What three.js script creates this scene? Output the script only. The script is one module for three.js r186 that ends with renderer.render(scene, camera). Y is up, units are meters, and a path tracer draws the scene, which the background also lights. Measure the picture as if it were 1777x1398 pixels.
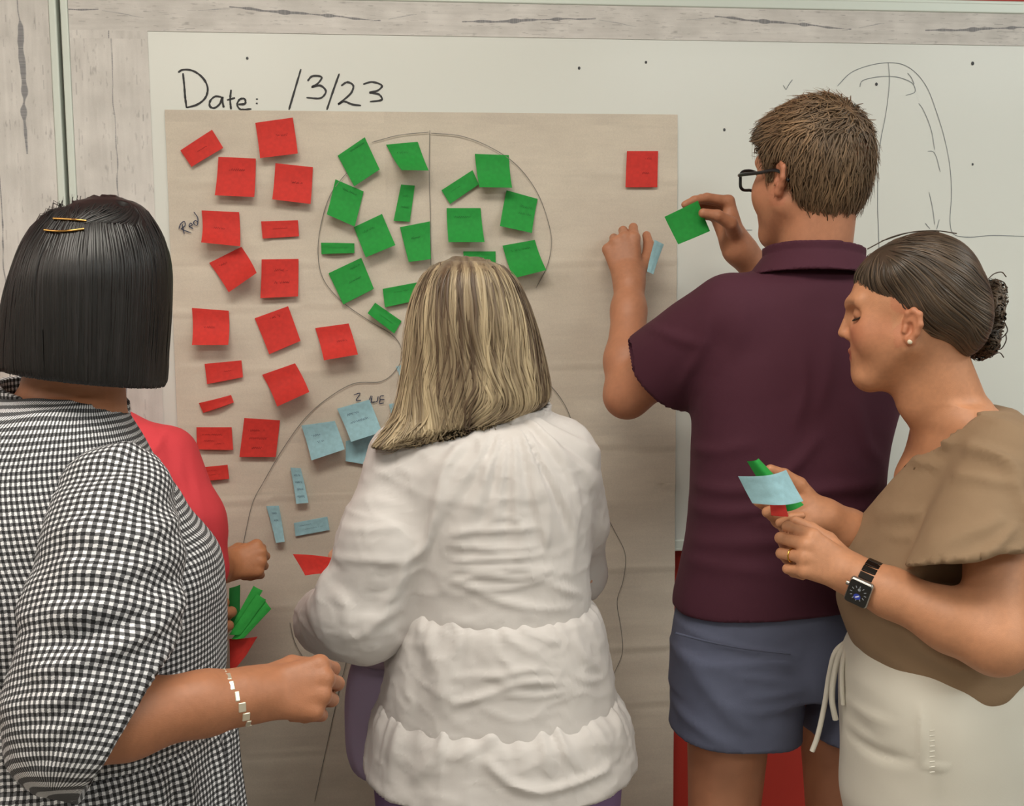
import * as THREE from 'three';
import { mergeGeometries } from 'three/addons/utils/BufferGeometryUtils.js';
import { RoundedBoxGeometry } from 'three/addons/geometries/RoundedBoxGeometry.js';
import { RectAreaLightUniformsLib } from 'three/addons/lights/RectAreaLightUniformsLib.js';

// ---------------------------------------------------------------- camera, light, exposure
RectAreaLightUniformsLib.init();
const W = 1777, H = 1398, FOCAL = 1900;                      // focal length in pixels of the 1777 x 1398 frame
const scene = new THREE.Scene();
const camera = new THREE.PerspectiveCamera(2 * Math.atan(H / 2 / FOCAL) * 180 / Math.PI, W / H, 0.05, 40);
camera.position.set(0, 1.55, 2.2);
camera.rotation.order = 'YXZ';
camera.rotation.set(-5.9 * Math.PI / 180, -6.4 * Math.PI / 180, -0.5 * Math.PI / 180);
camera.updateMatrixWorld();
const renderer = new THREE.WebGLRenderer({ antialias: true });
renderer.toneMapping = THREE.LinearToneMapping;
renderer.toneMappingExposure = 1.66;
renderer.shadowMap.enabled = true;
scene.background = new THREE.Color(0x000000);
const CEIL = 2.75;
// ceiling panels: [x, z, intensity, colour]
const PANELS = [[-0.15, 1.45, 5.6, 0xfdf7ea, 'over the blonde woman'], [2.35, 1.45, 5.6, 0xf0f7f3, 'beyond the woman in tan'], [-2.4, 1.45, 3.8, 0xfff4e4, 'over the whiteboard past the dark joint'], [-1.1, 3.5, 5.4, 0xfdf7ea, 'in the row behind the group, past the gingham dress'], [1.7, 3.5, 6.2, 0xf0f7f3, 'in the row behind the group, past the man in maroon'], [3.3, 3.5, 5, 0xf0f7f3, 'in the row behind the group, by the side wall']];

// ---------------------------------------------------------------- small helpers
const V = (x, y, z) => new THREE.Vector3(x, y, z);
// the point of the plane z = depth (metres in front of the boards) that stands at a given place of the photograph
function at(px, py, z) {
  const d = V((px - W / 2) / FOCAL, (H / 2 - py) / FOCAL, -1).applyQuaternion(camera.quaternion);
  const t = (z - camera.position.z) / d.z;
  return d.multiplyScalar(t).add(camera.position);
}
let seedState = 7;
function rnd() { seedState = (seedState + 0x6d2b79f5) | 0; let t = Math.imul(seedState ^ (seedState >>> 15), 1 | seedState); t = (t + Math.imul(t ^ (t >>> 7), 61 | t)) ^ t; return ((t ^ (t >>> 14)) >>> 0) / 4294967296; }
const reseed = (s) => { seedState = s | 0; };
const lerp = (a, b, t) => a + (b - a) * t, clamp = (x, a, b) => (x < a ? a : x > b ? b : x), sstep = (a, b, x) => { const t = clamp((x - a) / (b - a), 0, 1); return t * t * (3 - 2 * t); };
const hash = (i, j, k) => { let h = (i * 374761393 + j * 668265263 + k * 1274126177) | 0; h = Math.imul(h ^ (h >>> 13), 1274126177); h ^= h >>> 16; return (h >>> 0) / 4294967295; };
function noise(x, y, z = 0) {                               // value noise, -1 .. 1
  const i = Math.floor(x), j = Math.floor(y), k = Math.floor(z); let u = x - i, v = y - j, w = z - k;
  u = u * u * u * (u * (u * 6 - 15) + 10); v = v * v * v * (v * (v * 6 - 15) + 10); w = w * w * w * (w * (w * 6 - 15) + 10);
  const L = lerp, h = hash;
  return 2 * L(L(L(h(i, j, k), h(i + 1, j, k), u), L(h(i, j + 1, k), h(i + 1, j + 1, k), u), v), L(L(h(i, j, k + 1), h(i + 1, j, k + 1), u), L(h(i, j + 1, k + 1), h(i + 1, j + 1, k + 1), u), v), w) - 1;
}
const fbm = (x, y, z, o = 3) => { let s = 0, a = 0.5; for (let i = 0; i < o; i++) { s += a * noise(x, y, z); x = x * 2.03 + 7.1; y = y * 2.03 + 3.7; z = z * 2.03 + 1.3; a *= 0.5; } return s; };

const names = {};
function numbered(n) { const k = names[n] = (names[n] ?? -1) + 1; return k ? n + '_' + String(k).padStart(3, '0') : n; }
function mesh(name, geometry, material, parent) { const m = new THREE.Mesh(geometry, material); m.name = parent ? name : numbered(name); m.castShadow = m.receiveShadow = true; (parent || scene).add(m); return m; }
function tag(o, label, category, group) { o.userData.label = label; if (category) o.userData.category = category; if (group) o.userData.group = group; return o; }
function thing(name, label, category, group) { const g = new THREE.Group(); g.name = numbered(name); scene.add(g); return tag(g, label, category, group); }
function structure(name, geometry, material) { const m = mesh(name, geometry, material); m.userData.kind = 'structure'; return m; }
const box = (x0, x1, y0, y1, z0, z1) => new THREE.BoxGeometry(x1 - x0, y1 - y0, z1 - z0).translate((x0 + x1) / 2, (y0 + y1) / 2, (z0 + z1) / 2);
function rbox(x0, x1, y0, y1, z0, z1, r = 0.003) { return new RoundedBoxGeometry(x1 - x0, y1 - y0, z1 - z0, 2, r).translate((x0 + x1) / 2, (y0 + y1) / 2, (z0 + z1) / 2); }
function canvasTexture(w, h, draw, colour = true) { const c = document.createElement('canvas'); c.width = w; c.height = h; draw(c.getContext('2d'), w, h); const t = new THREE.CanvasTexture(c); if (colour) t.colorSpace = THREE.SRGBColorSpace; t.wrapS = t.wrapT = THREE.RepeatWrapping; return t; }
function dataTexture(w, h, fn, colour = false) {             // fn(u, v) -> [r, g, b] 0..255 or a grey value
  const d = new Uint8Array(w * h * 4);
  for (let y = 0; y < h; y++) for (let x = 0; x < w; x++) { const c = fn(x, y), o = (y * w + x) * 4; if (c.length) { d[o] = c[0]; d[o + 1] = c[1]; d[o + 2] = c[2]; } else d[o] = d[o + 1] = d[o + 2] = c; d[o + 3] = 255; }
  const t = new THREE.DataTexture(d, w, h); t.magFilter = THREE.LinearFilter; t.minFilter = THREE.LinearMipmapLinearFilter; t.generateMipmaps = true; t.wrapS = t.wrapT = THREE.RepeatWrapping; if (colour) t.colorSpace = THREE.SRGBColorSpace; t.needsUpdate = true; return t;
}
function textureAt(t, sx, sy) { const c = t.clone(); c.repeat.set(sx, sy); c.needsUpdate = true; return c; }
const mat = (color, roughness = 0.8, more = {}) => new THREE.MeshStandardMaterial({ color, roughness, side: THREE.DoubleSide, ...more });

// a flat pen stroke on the plane z = depth: a thin ribbon along pixel points, smoothed
function stroke(points, width, z, smooth = true) {
  const c = points.map(([x, y]) => at(x, y, z));
  const pts = smooth && c.length > 2 ? new THREE.CatmullRomCurve3(c, false, 'centripetal').getPoints(c.length * 6) : c.length === 2 ? [0, 0.25, 0.5, 0.75, 1].map((t) => c[0].clone().lerp(c[1], t)) : c;
  const pos = [], idx = [], uv = [];
  pts.forEach((p, i) => {
    const a = pts[Math.max(0, i - 1)], b = pts[Math.min(pts.length - 1, i + 1)], dx = b.x - a.x, dy = b.y - a.y, l = Math.hypot(dx, dy) || 1;
    const w = width * 0.5 * (1 + 0.25 * noise(i * 0.7, width * 9000, p.x * 30)) * (i === 0 || i === pts.length - 1 ? 0.6 : 1), nx = -dy / l * w, ny = dx / l * w;
    pos.push(p.x + nx, p.y + ny, p.z, p.x - nx, p.y - ny, p.z); uv.push(0, i, 1, i);
    if (i) { const o = i * 2; idx.push(o - 2, o - 1, o, o - 1, o + 1, o); }
  });
  const g = new THREE.BufferGeometry(); g.setAttribute('position', new THREE.Float32BufferAttribute(pos, 3)); g.setAttribute('uv', new THREE.Float32BufferAttribute(uv, 2)); g.setIndex(idx); g.computeVertexNormals(); return g;
}
const strokes = (list, width, z, smooth) => mergeGeometries(list.map((l) => stroke(l, width, z, smooth)));

// ---------------------------------------------------------------- room
const fineNoise = dataTexture(256, 256, (x, y) => 128 + 60 * fbm(x / 6, y / 6, 0.5, 3) + 50 * (hash(x, y, 3) - 0.5));
const redPaint = mat(0xb02a1c, 0.6, { bumpMap: textureAt(fineNoise, 3, 3), bumpScale: 0.0006 });
const wallPaint = mat(0xe2e0d8, 0.85, { bumpMap: textureAt(fineNoise, 3, 3), bumpScale: 0.0006 });
structure('wall_back', box(-4, 4.6, -0.1, CEIL + 0.1, -0.2, -0.045), redPaint);
structure('wall_left', box(-4.1, -4, -0.1, CEIL + 0.1, -0.2, 6.1), wallPaint);
structure('wall_right', box(4.6, 4.7, -0.1, CEIL + 0.1, -0.2, 6.1), wallPaint);
structure('wall_front', box(-4.1, 4.7, -0.1, CEIL + 0.1, 6, 6.1), wallPaint);
structure('floor', box(-4.1, 4.7, -0.1, 0, -0.2, 6.1), mat(0x918b82, 0.95, { bumpMap: textureAt(fineNoise, 20, 20), bumpScale: 0.002 }));
structure('ceiling', box(-4.1, 4.7, CEIL, CEIL + 0.1, -0.2, 6.1), mat(0xdcdad4, 0.9));
structure('baseboard_back', rbox(-4, 4.6, 0, 0.09, -0.045, -0.03), mat(0x5a5650, 0.6));
for (const [x, z, power, colour, where] of PANELS) {
  const p = thing('ceiling_light', 'white ceiling light panel ' + where, 'ceiling light', 'ceiling light panels');
  p.position.set(x, CEIL, z);
  mesh('frame', mergeGeometries([box(-0.62, 0.62, -0.012, 0, 0.3, 0.32), box(-0.62, 0.62, -0.012, 0, -0.32, -0.3), box(-0.62, -0.6, -0.012, 0, -0.3, 0.3), box(0.6, 0.62, -0.012, 0, -0.3, 0.3)]), mat(0xe8e8e8, 0.5), p);
  mesh('diffuser', box(-0.6, 0.6, -0.006, -0.001, -0.3, 0.3), mat(0xffffff, 0.6, { emissive: colour, emissiveIntensity: 2.2 }), p);
  const l = new THREE.RectAreaLight(colour, power, 1.2, 0.6); l.position.set(0, -0.014, 0); l.rotation.x = -Math.PI / 2; p.add(l);
}
// ---------------------------------------------------------------- whiteboards with printed timber borders
const alu = mat(0xd8e0d8, 0.45, { metalness: 0.12 });
const boardWhite = new THREE.MeshPhysicalMaterial({ color: 0xe0e2dc, roughness: 0.34, clearcoat: 0.5, clearcoatRoughness: 0.2, side: THREE.DoubleSide });
const bTop = at(1250, 7, 0).y, bBottom = at(1180, 944, 0).y, joint = at(108, 150, 0).x;
function whiteboard(x0, x1, label) {
  const b = thing('whiteboard', label, 'whiteboard');
  mesh('panel', box(x0 + 0.012, x1 - 0.012, bBottom + 0.008, bTop - 0.008, -0.03, 0), boardWhite, b);
  mesh('side_rail', rbox(x0, x0 + 0.014, bBottom, bTop, -0.045, 0.004), alu, b);
  mesh('side_rail', rbox(x1 - 0.014, x1, bBottom, bTop, -0.045, 0.004), alu, b);
  mesh('top_rail', mergeGeometries([rbox(x0, x1, bTop - 0.008, bTop + 0.012, -0.045, 0.004), rbox(x0, x1, bTop + 0.002, bTop + 0.018, -0.045, 0.002)]), alu, b);
  mesh('bottom_rail', mergeGeometries([rbox(x0, x1, bBottom - 0.014, bBottom + 0.01, -0.045, 0.004), rbox(x0, x1, bBottom - 0.014, bBottom - 0.006, -0.04, 0.0045)]), alu, b);
  return b;
}
const boardL = whiteboard(joint - 1.9, joint - 0.0035, 'whiteboard beyond the dark joint, edged with pale timber-print strips');
const boardR = whiteboard(joint + 0.0035, joint + 2.75, 'long wall-mounted whiteboard carrying the handwritten date and brown paper');

// printed whitewashed timber: pale ground, fine grain, long grey cracks
function timber(w, h, seed, cracks) {
  return canvasTexture(w, h, (g) => {
    reseed(seed);
    const img = g.createImageData(w, h);
    for (let y = 0; y < h; y++) for (let x = 0; x < w; x++) {
      const o = (y * w + x) * 4, n = fbm(x / 150, y / 7, seed, 3) * 9 + fbm(x / 60, y / 40, seed + 5, 3) * 16 + (hash(x, y, seed) - 0.5) * 5;
      const k = fbm(x / 26, y / 5, seed + 9, 3), kn = k > 0.4 ? (k - 0.4) * 110 : 0;
      img.data[o] = 214 + n - kn; img.data[o + 1] = 210 + n - kn; img.data[o + 2] = 206 + n - kn * 0.95; img.data[o + 3] = 255;
    }
    g.putImageData(img, 0, 0);
    for (const [x0, y0, x1, y1, t, dark] of cracks) {
      const n = Math.hypot(x1 - x0, y1 - y0) / 1.5;
      for (let i = 0; i < n; i++) {
        const s = i / n, th = t * (0.35 + 0.65 * Math.sin(Math.PI * Math.min(1, s * 1.1))) * (0.6 + 0.5 * noise(i * 0.06, seed, 1)) + 0.5;
        g.fillStyle = `rgba(${dark},${dark},${dark + 4},${0.55 + 0.3 * rnd()})`;
        g.fillRect(lerp(x0, x1, s) + rnd() - 0.5, lerp(y0, y1, s) + 2.2 * noise(i * 0.03, seed, 4) - th / 2, 2.2, th);
      }
    }
    for (let i = 0; i < 90; i++) { g.fillStyle = `rgba(120,116,118,${0.15 + 0.3 * rnd()})`; g.fillRect(rnd() * w, rnd() * h, 4 + rnd() * 26, 0.8 + rnd()); }
  });
}
function strip(x0, x1, y0, y1, texture, label, vertical) {       // a strip of printed card, grain along its length; 1 m of texture per texture width
  const m = mat(0xffffff, 0.75, { map: texture, bumpMap: textureAt(fineNoise, 4, 1), bumpScale: 0.0003 });
  const g = new THREE.BoxGeometry(x1 - x0, y1 - y0, 0.0012); const uv = g.attributes.uv, p = g.attributes.position;
  for (let i = 0; i < uv.count; i++) { const a = p.getX(i), b = p.getY(i); vertical ? uv.setXY(i, (b + (y1 - y0) / 2) / 1.0, (a + (x1 - x0) / 2) / (x1 - x0)) : uv.setXY(i, (a + (x1 - x0) / 2) / 0.95, (b + (y1 - y0) / 2) / (y1 - y0)); }
  g.translate((x0 + x1) / 2, (y0 + y1) / 2, 0.0009);
  return tag(mesh('border_strip', g, m), label, 'border strip');
}
const tTop = timber(1400, 110, 11, [[436, 30, 855, 62, 15, 118], [1090, 64, 1480, 42, 15, 120], [-310, 64, 80, 42, 15, 120], [350, 44, 436, 34, 2, 150], [90, 50, 200, 66, 2, 150], [880, 60, 960, 40, 2, 150]]);
const tLeft = timber(1300, 128, 23, [[0, 62, 1300, 60, 2, 110], [300, 118, 420, 116, 4, 130], [820, 30, 900, 34, 2, 150], [640, 112, 760, 108, 3, 140]]);
const tFar = timber(1300, 128, 31, [[1020, 52, 1420, 54, 13, 125], [-280, 52, 110, 54, 13, 125], [0, 104, 1300, 106, 2.5, 105], [340, 60, 520, 58, 9, 130]]);
const eL = at(96, 200, 0).x, sR0 = joint + 0.018, sR1 = at(262, 200, 0).x, eT = at(900, 65, 0).y;
strip(sR0, joint + 2.735, eT, bTop - 0.008, tTop, 'pale timber-print strip running along the top of the whiteboard', false);
strip(sR0, sR1, bBottom + 0.012, eT, tLeft, 'wide timber-print strip upright between the dark joint and the date', true);
strip(joint - 0.145, joint - 0.018, bBottom + 0.012, bTop - 0.008, tFar, 'timber-print strip with a long dark crack beside the dark joint', true);

// marker writing and drawing on the whiteboard
const zm = (ox, oy, s) => (l) => l.map(([x, y]) => [ox + x / s, oy + y / s]);
const z1 = zm(0, 0, 2.539), z3 = zm(1200, 0, 3.08), z4 = zm(290, 190, 4.509), z6 = zm(290, 500, 3.107);
const ink = mat(0x1d1d20, 0.5), inkThin = mat(0x868b8e, 0.6), inkBlue = mat(0x2c3350, 0.55), pencil = mat(0x7a766f, 0.8);
const dateStrokes = [
  [[806, 322], [812, 380], [816, 430], [822, 475]], [[785, 319], [803, 308], [850, 312], [895, 345], [915, 388], [905, 430], [870, 460], [822, 474]],
  [[975, 427], [948, 425], [926, 445], [925, 468], [942, 476], [968, 458], [980, 428], [981, 452], [986, 474]], [[1018, 395], [1014, 440], [1018, 482]], [[1000, 441], [1036, 431]],
  [[1050, 460], [1080, 456], [1078, 436], [1058, 437], [1045, 460], [1058, 481], [1108, 480]], [[1132, 433], [1132, 440]], [[1132, 452], [1131, 459]],
  [[1326, 304], [1300, 392], [1273, 484]], [[1355, 357], [1375, 336], [1417, 340], [1402, 366], [1375, 384], [1412, 377], [1436, 402], [1415, 431], [1350, 430]],
  [[1495, 324], [1468, 400], [1440, 484]], [[1503, 378], [1530, 362], [1556, 376], [1548, 408], [1490, 460], [1515, 447], [1552, 460], [1591, 465]],
  [[1600, 371], [1640, 361], [1683, 378], [1664, 399], [1628, 408], [1670, 416], [1683, 438], [1630, 448]]].map(z1);
for (const [a, b] of [[0, 2], [2, 3], [3, 5], [5, 6], [6, 7], [7, 8], [8, 9], [9, 10], [10, 11], [11, 12], [12, 13]]) mesh('marker_letter', strokes(dateStrokes.slice(a, b), 0.0038, 0.0006), ink, boardR);
const archStrokes = [
  [[780, 460], [850, 390], [950, 350], [1050, 335], [1130, 345], [1200, 390], [1260, 470], [1310, 600], [1350, 730], [1380, 880], [1390, 1030], [1383, 1200], [1400, 1250], [1470, 1267], [1600, 1258], [1777, 1262], [2100, 1262]],
  [[1052, 335], [1058, 430], [1040, 600], [1010, 760], [998, 900], [995, 1100], [1000, 1250], [1004, 1500]], [[900, 465], [910, 435], [970, 415], [1060, 408], [1130, 420], [1185, 450], [1195, 490], [1145, 510]],
  [[1155, 390], [1175, 415], [1190, 450]], [[1215, 552], [1235, 580], [1280, 690], [1300, 800]], [[1262, 808], [1290, 810], [1305, 830], [1330, 918]], [[1270, 1027], [1288, 1110], [1300, 1200]], [[1250, 1192], [1262, 1208], [1275, 1222]], [[1325, 1172], [1310, 1225]],
  [[540, 425], [522, 450], [505, 480]], [[490, 455], [505, 480]], [[290, 1229], [325, 1229]]].map(z3);
for (const l of archStrokes) mesh('marker_line', strokes([l], 0.0015, 0.0006), inkThin, boardR);
for (const [x, y, s] of [[429, 101, 2.2], [1005, 118, 2.4], [1121, 108, 2.2], [1257, 225, 2.4], [1521, 146, 2.6], [1688, 110, 3], [1688, 285, 2]])
  mesh('marker_dot', new THREE.SphereGeometry(s * 0.0011, 10, 6).scale(1, 1.2, 0.3).translate(...at(x, y, 0.0008).toArray()), mat(0x45474a, 0.6), boardR);

// ---------------------------------------------------------------- brown paper
const paperFibre = dataTexture(512, 512, (x, y) => { const n = fbm(x / 40, y / 5, 2.5, 3) * 6 + fbm(x / 90, y / 60, 8.5, 3) * 12 + (hash(x, y, 8) - 0.5) * 10; return [222 + n, 214 + n, 203 + n * 0.9]; }, true);
const paperMat = mat(0xf0ece6, 0.82, { map: textureAt(paperFibre, 1.6, 1.6), bumpMap: textureAt(fineNoise, 4, 4), bumpScale: 0.0003 });
function sheet(x0, x1, y0, y1, z, seed, creases) {
  const nx = 150, ny = Math.round(nx * (y1 - y0) / (x1 - x0)), g = new THREE.PlaneGeometry(x1 - x0, y1 - y0, nx, ny), p = g.attributes.position, uv = g.attributes.uv;
  for (let i = 0; i < p.count; i++) {
    const x = p.getX(i) + (x0 + x1) / 2, y = p.getY(i) + (y0 + y1) / 2;
    let d = 0.0022 * fbm(x * 1.8, y * 9, seed, 3) + 0.0009 * noise(x * 5 + y * 9, y * 34, seed + 2);
    for (const [ax, ay, bx, by, amp, w] of creases) {
      const A = at(ax, ay, 0), B = at(bx, by, 0), ex = B.x - A.x, ey = B.y - A.y, t = clamp(((x - A.x) * ex + (y - A.y) * ey) / (ex * ex + ey * ey), 0, 1), s = ((x - A.x) * -ey + (y - A.y) * ex) / Math.hypot(ex, ey), dd = Math.hypot(x - A.x - ex * t, y - A.y - ey * t);
      d += amp * Math.exp(-dd * dd / (w * w)) * (s > 0 ? 1 : -0.6);
    }
    p.setXYZ(i, x, y, z + Math.max(-0.0018, d)); uv.setXY(i, x, y);
  }
  g.computeVertexNormals(); return g;
}
const pL = at(295, 400, 0).x, pR = at(1174, 400, 0).x, pT = at(740, 195, 0).y, pM = at(1110, 838, 0).y;
const sheetU = tag(mesh('paper_sheet', sheet(pL, pR, pM - 0.02, pT, 0.004, 3, [[300, 545, 470, 540, 0.002, 0.006], [470, 540, 700, 520, 0.0014, 0.006], [300, 455, 560, 462, 0.0016, 0.008], [900, 462, 1170, 455, 0.0018, 0.008], [940, 640, 1170, 636, 0.0016, 0.009], [540, 410, 440, 420, 0.001, 0.006], [990, 300, 1170, 318, 0.0012, 0.01], [300, 320, 560, 330, 0.0012, 0.012], [320, 640, 560, 650, 0.001, 0.01], [960, 770, 1170, 780, 0.0014, 0.01]]), paperMat), 'upper brown paper sheet with the drawn head outline and most notes', 'paper sheet');
const sheetD = tag(mesh('paper_sheet', sheet(pL + 0.004, pR - 0.001, 0.42, pM, 0.0075, 9, [[360, 872, 620, 862, 0.0016, 0.006], [430, 1060, 600, 1050, 0.0012, 0.01], [1040, 990, 1170, 985, 0.0014, 0.01], [1060, 1130, 1170, 1120, 0.0018, 0.012], [430, 1310, 620, 1300, 0.0014, 0.008], [1080, 1220, 1170, 1215, 0.0014, 0.012], [1140, 838, 1172, 850, 0.0025, 0.006]]), paperMat), 'lower brown paper sheet hanging past the whiteboard rail over the red wall', 'paper sheet');
const outline = [
  [[746, 226], [745, 300], [747, 380], [748, 470]], [[744, 229], [690, 235], [645, 247]], [[610, 290], [575, 335], [557, 390], [552, 440], [560, 482], [590, 520], [640, 556], [682, 582], [695, 600], [697, 622], [680, 650], [660, 662], [615, 665], [570, 690], [530, 725], [490, 780], [456, 838]],
  [[748, 231], [800, 236], [850, 255], [895, 285], [930, 330], [950, 380], [957, 420], [950, 460], [930, 500]], [[940, 655], [965, 680], [985, 712], [1000, 762], [1022, 835]]];
for (const l of outline) mesh('outline_stroke', strokes([l], 0.0014, 0.0085), pencil, sheetU);
const outlineLow = [[[456, 838], [440, 868], [428, 915], [420, 960], [417, 1000]], [[1022, 835], [1040, 872], [1066, 920], [1085, 962], [1081, 1008], [1071, 1042], [1078, 1092], [1080, 1132], [1066, 1168]], [[503, 1080], [512, 1115], [532, 1150]], [[603, 1140], [588, 1200], [568, 1290], [546, 1390]]];
for (const l of outlineLow) mesh('outline_stroke', strokes([l], 0.0014, 0.0115), pencil, sheetD);
const redWord = [[[92, 932], [108, 892], [135, 876], [141, 905], [106, 936]], [[118, 897], [134, 975]], [[112, 936], [190, 966]], [[172, 915], [197, 902], [183, 889], [172, 912], [205, 932]], [[240, 880], [222, 868], [206, 888], [232, 906], [240, 850], [209, 800]]].map(z4);
const blueWord = [[[1006, 575], [1040, 566], [1020, 604], [1046, 604]], [[1100, 578], [1090, 612], [1122, 612]], [[1106, 580], [1102, 612], [1130, 610], [1138, 582]], [[1172, 600], [1148, 598], [1150, 582], [1170, 579]], [[1150, 598], [1145, 619], [1168, 618]]].map(z6);
tag(mesh('pen_word', strokes(redWord, 0.0018, 0.0086), inkBlue, sheetU), 'the handwritten word Red'); tag(mesh('pen_word', strokes(blueWord, 0.0018, 0.0086), inkBlue, sheetU), 'the handwritten word Blue');

// ---------------------------------------------------------------- sticky notes
const noteGrain = dataTexture(128, 128, (x, y) => 232 + 14 * fbm(x / 9, y / 9, 4, 3) + 8 * (hash(x, y, 5) - 0.5), true);
const noteMat = (c) => mat(c, 0.78, { map: textureAt(noteGrain, 12, 12) });
const NOTE = { red: noteMat(0xe2382f), green: noteMat(0x23a440), blue: noteMat(0xa9d6e2) };
const notePen = { red: mat(0x8a1d1a, 0.8), green: mat(0x176b2a, 0.8), blue: mat(0x4c5f78, 0.8) };
// corners in photograph order top-first; lift: how far the loose end stands off; arch: bow across the middle
function noteGeometry(c, z, lift, arch, tilt = 0, n = 12) {
  const P = c.map(([x, y]) => at(x, y, z)), front = [], pos = [], uv = [], idx = [];
  const wdt = P[0].distanceTo(P[1]), hgt = P[0].distanceTo(P[3]);
  for (let j = 0; j <= n; j++) for (let i = 0; i <= n; i++) {
    const u = i / n, v = j / n, a = P[0].clone().lerp(P[1], u), b = P[3].clone().lerp(P[2], u), p = a.lerp(b, v);
    const s = Math.max(0, (v - 0.22) / 0.78);
    p.z += lift * s * s * (1 + tilt * (u - 0.5) * 2) + arch * Math.sin(Math.PI * u) + 0.0004 * noise(u * 4, v * 4, c[0][0]);
    front.push(p); uv.push(u * wdt, -v * hgt);
  }
  const m = n + 1, T = 0.0005;
  for (const p of front) pos.push(p.x, p.y, p.z + T); for (const p of front) pos.push(p.x, p.y, p.z);
  uv.push(...uv);
  for (let j = 0; j < n; j++) for (let i = 0; i < n; i++) { const a = j * m + i, b = a + 1, d = a + m, e = d + 1, o = m * m; idx.push(a, d, b, b, d, e, a + o, b + o, d + o, b + o, e + o, d + o); }
  const rim = []; for (let i = 0; i < n; i++) rim.push([i, i + 1]); for (let j = 0; j < n; j++) rim.push([j * m + n, (j + 1) * m + n]); for (let i = n; i > 0; i--) rim.push([n * m + i, n * m + i - 1]); for (let j = n; j > 0; j--) rim.push([j * m, (j - 1) * m]);
  for (const [a, b] of rim) idx.push(a, b, a + m * m, b, b + m * m, a + m * m);
  const g = new THREE.BufferGeometry(); g.setAttribute('position', new THREE.Float32BufferAttribute(pos, 3)); g.setAttribute('uv', new THREE.Float32BufferAttribute(uv, 2)); g.setIndex(idx);
  const q = g.toNonIndexed(); q.computeVertexNormals(); g.computeVertexNormals(); return g;
}
// faint handwriting: squiggles riding on the note's front face
function scribble(c, z, lift, arch, tilt, lines, seed) {
  const P = c.map(([x, y]) => at(x, y, z)), out = [];
  const pt = (u, v) => { const p = P[0].clone().lerp(P[1], u).lerp(P[3].clone().lerp(P[2], u), v), s = Math.max(0, (v - 0.22) / 0.78); p.z += lift * s * s * (1 + tilt * (u - 0.5) * 2) + arch * Math.sin(Math.PI * u) + 0.0012; return p; };
  for (const [u0, u1, v] of lines) {
    const pos = [], idx = [], n = Math.round(60 * (u1 - u0));
    for (let i = 0; i <= n; i++) { const u = lerp(u0, u1, i / n), dv = 0.028 * Math.sin(i * 1.9 + seed) + 0.02 * noise(i * 0.8, seed, v * 9), a = pt(u, v + dv), b = pt(u, v + dv + 0.018); pos.push(a.x, a.y, a.z, b.x, b.y, b.z); if (i && noise(i * 0.45, seed + 5, v * 7) > -0.45) { const o = i * 2; idx.push(o - 2, o - 1, o, o - 1, o + 1, o); } }
    const g = new THREE.BufferGeometry(); g.setAttribute('position', new THREE.Float32BufferAttribute(pos, 3)); g.setIndex(idx); g.computeVertexNormals(); if (idx.length) out.push(g);
  }
  return out;
}
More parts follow.
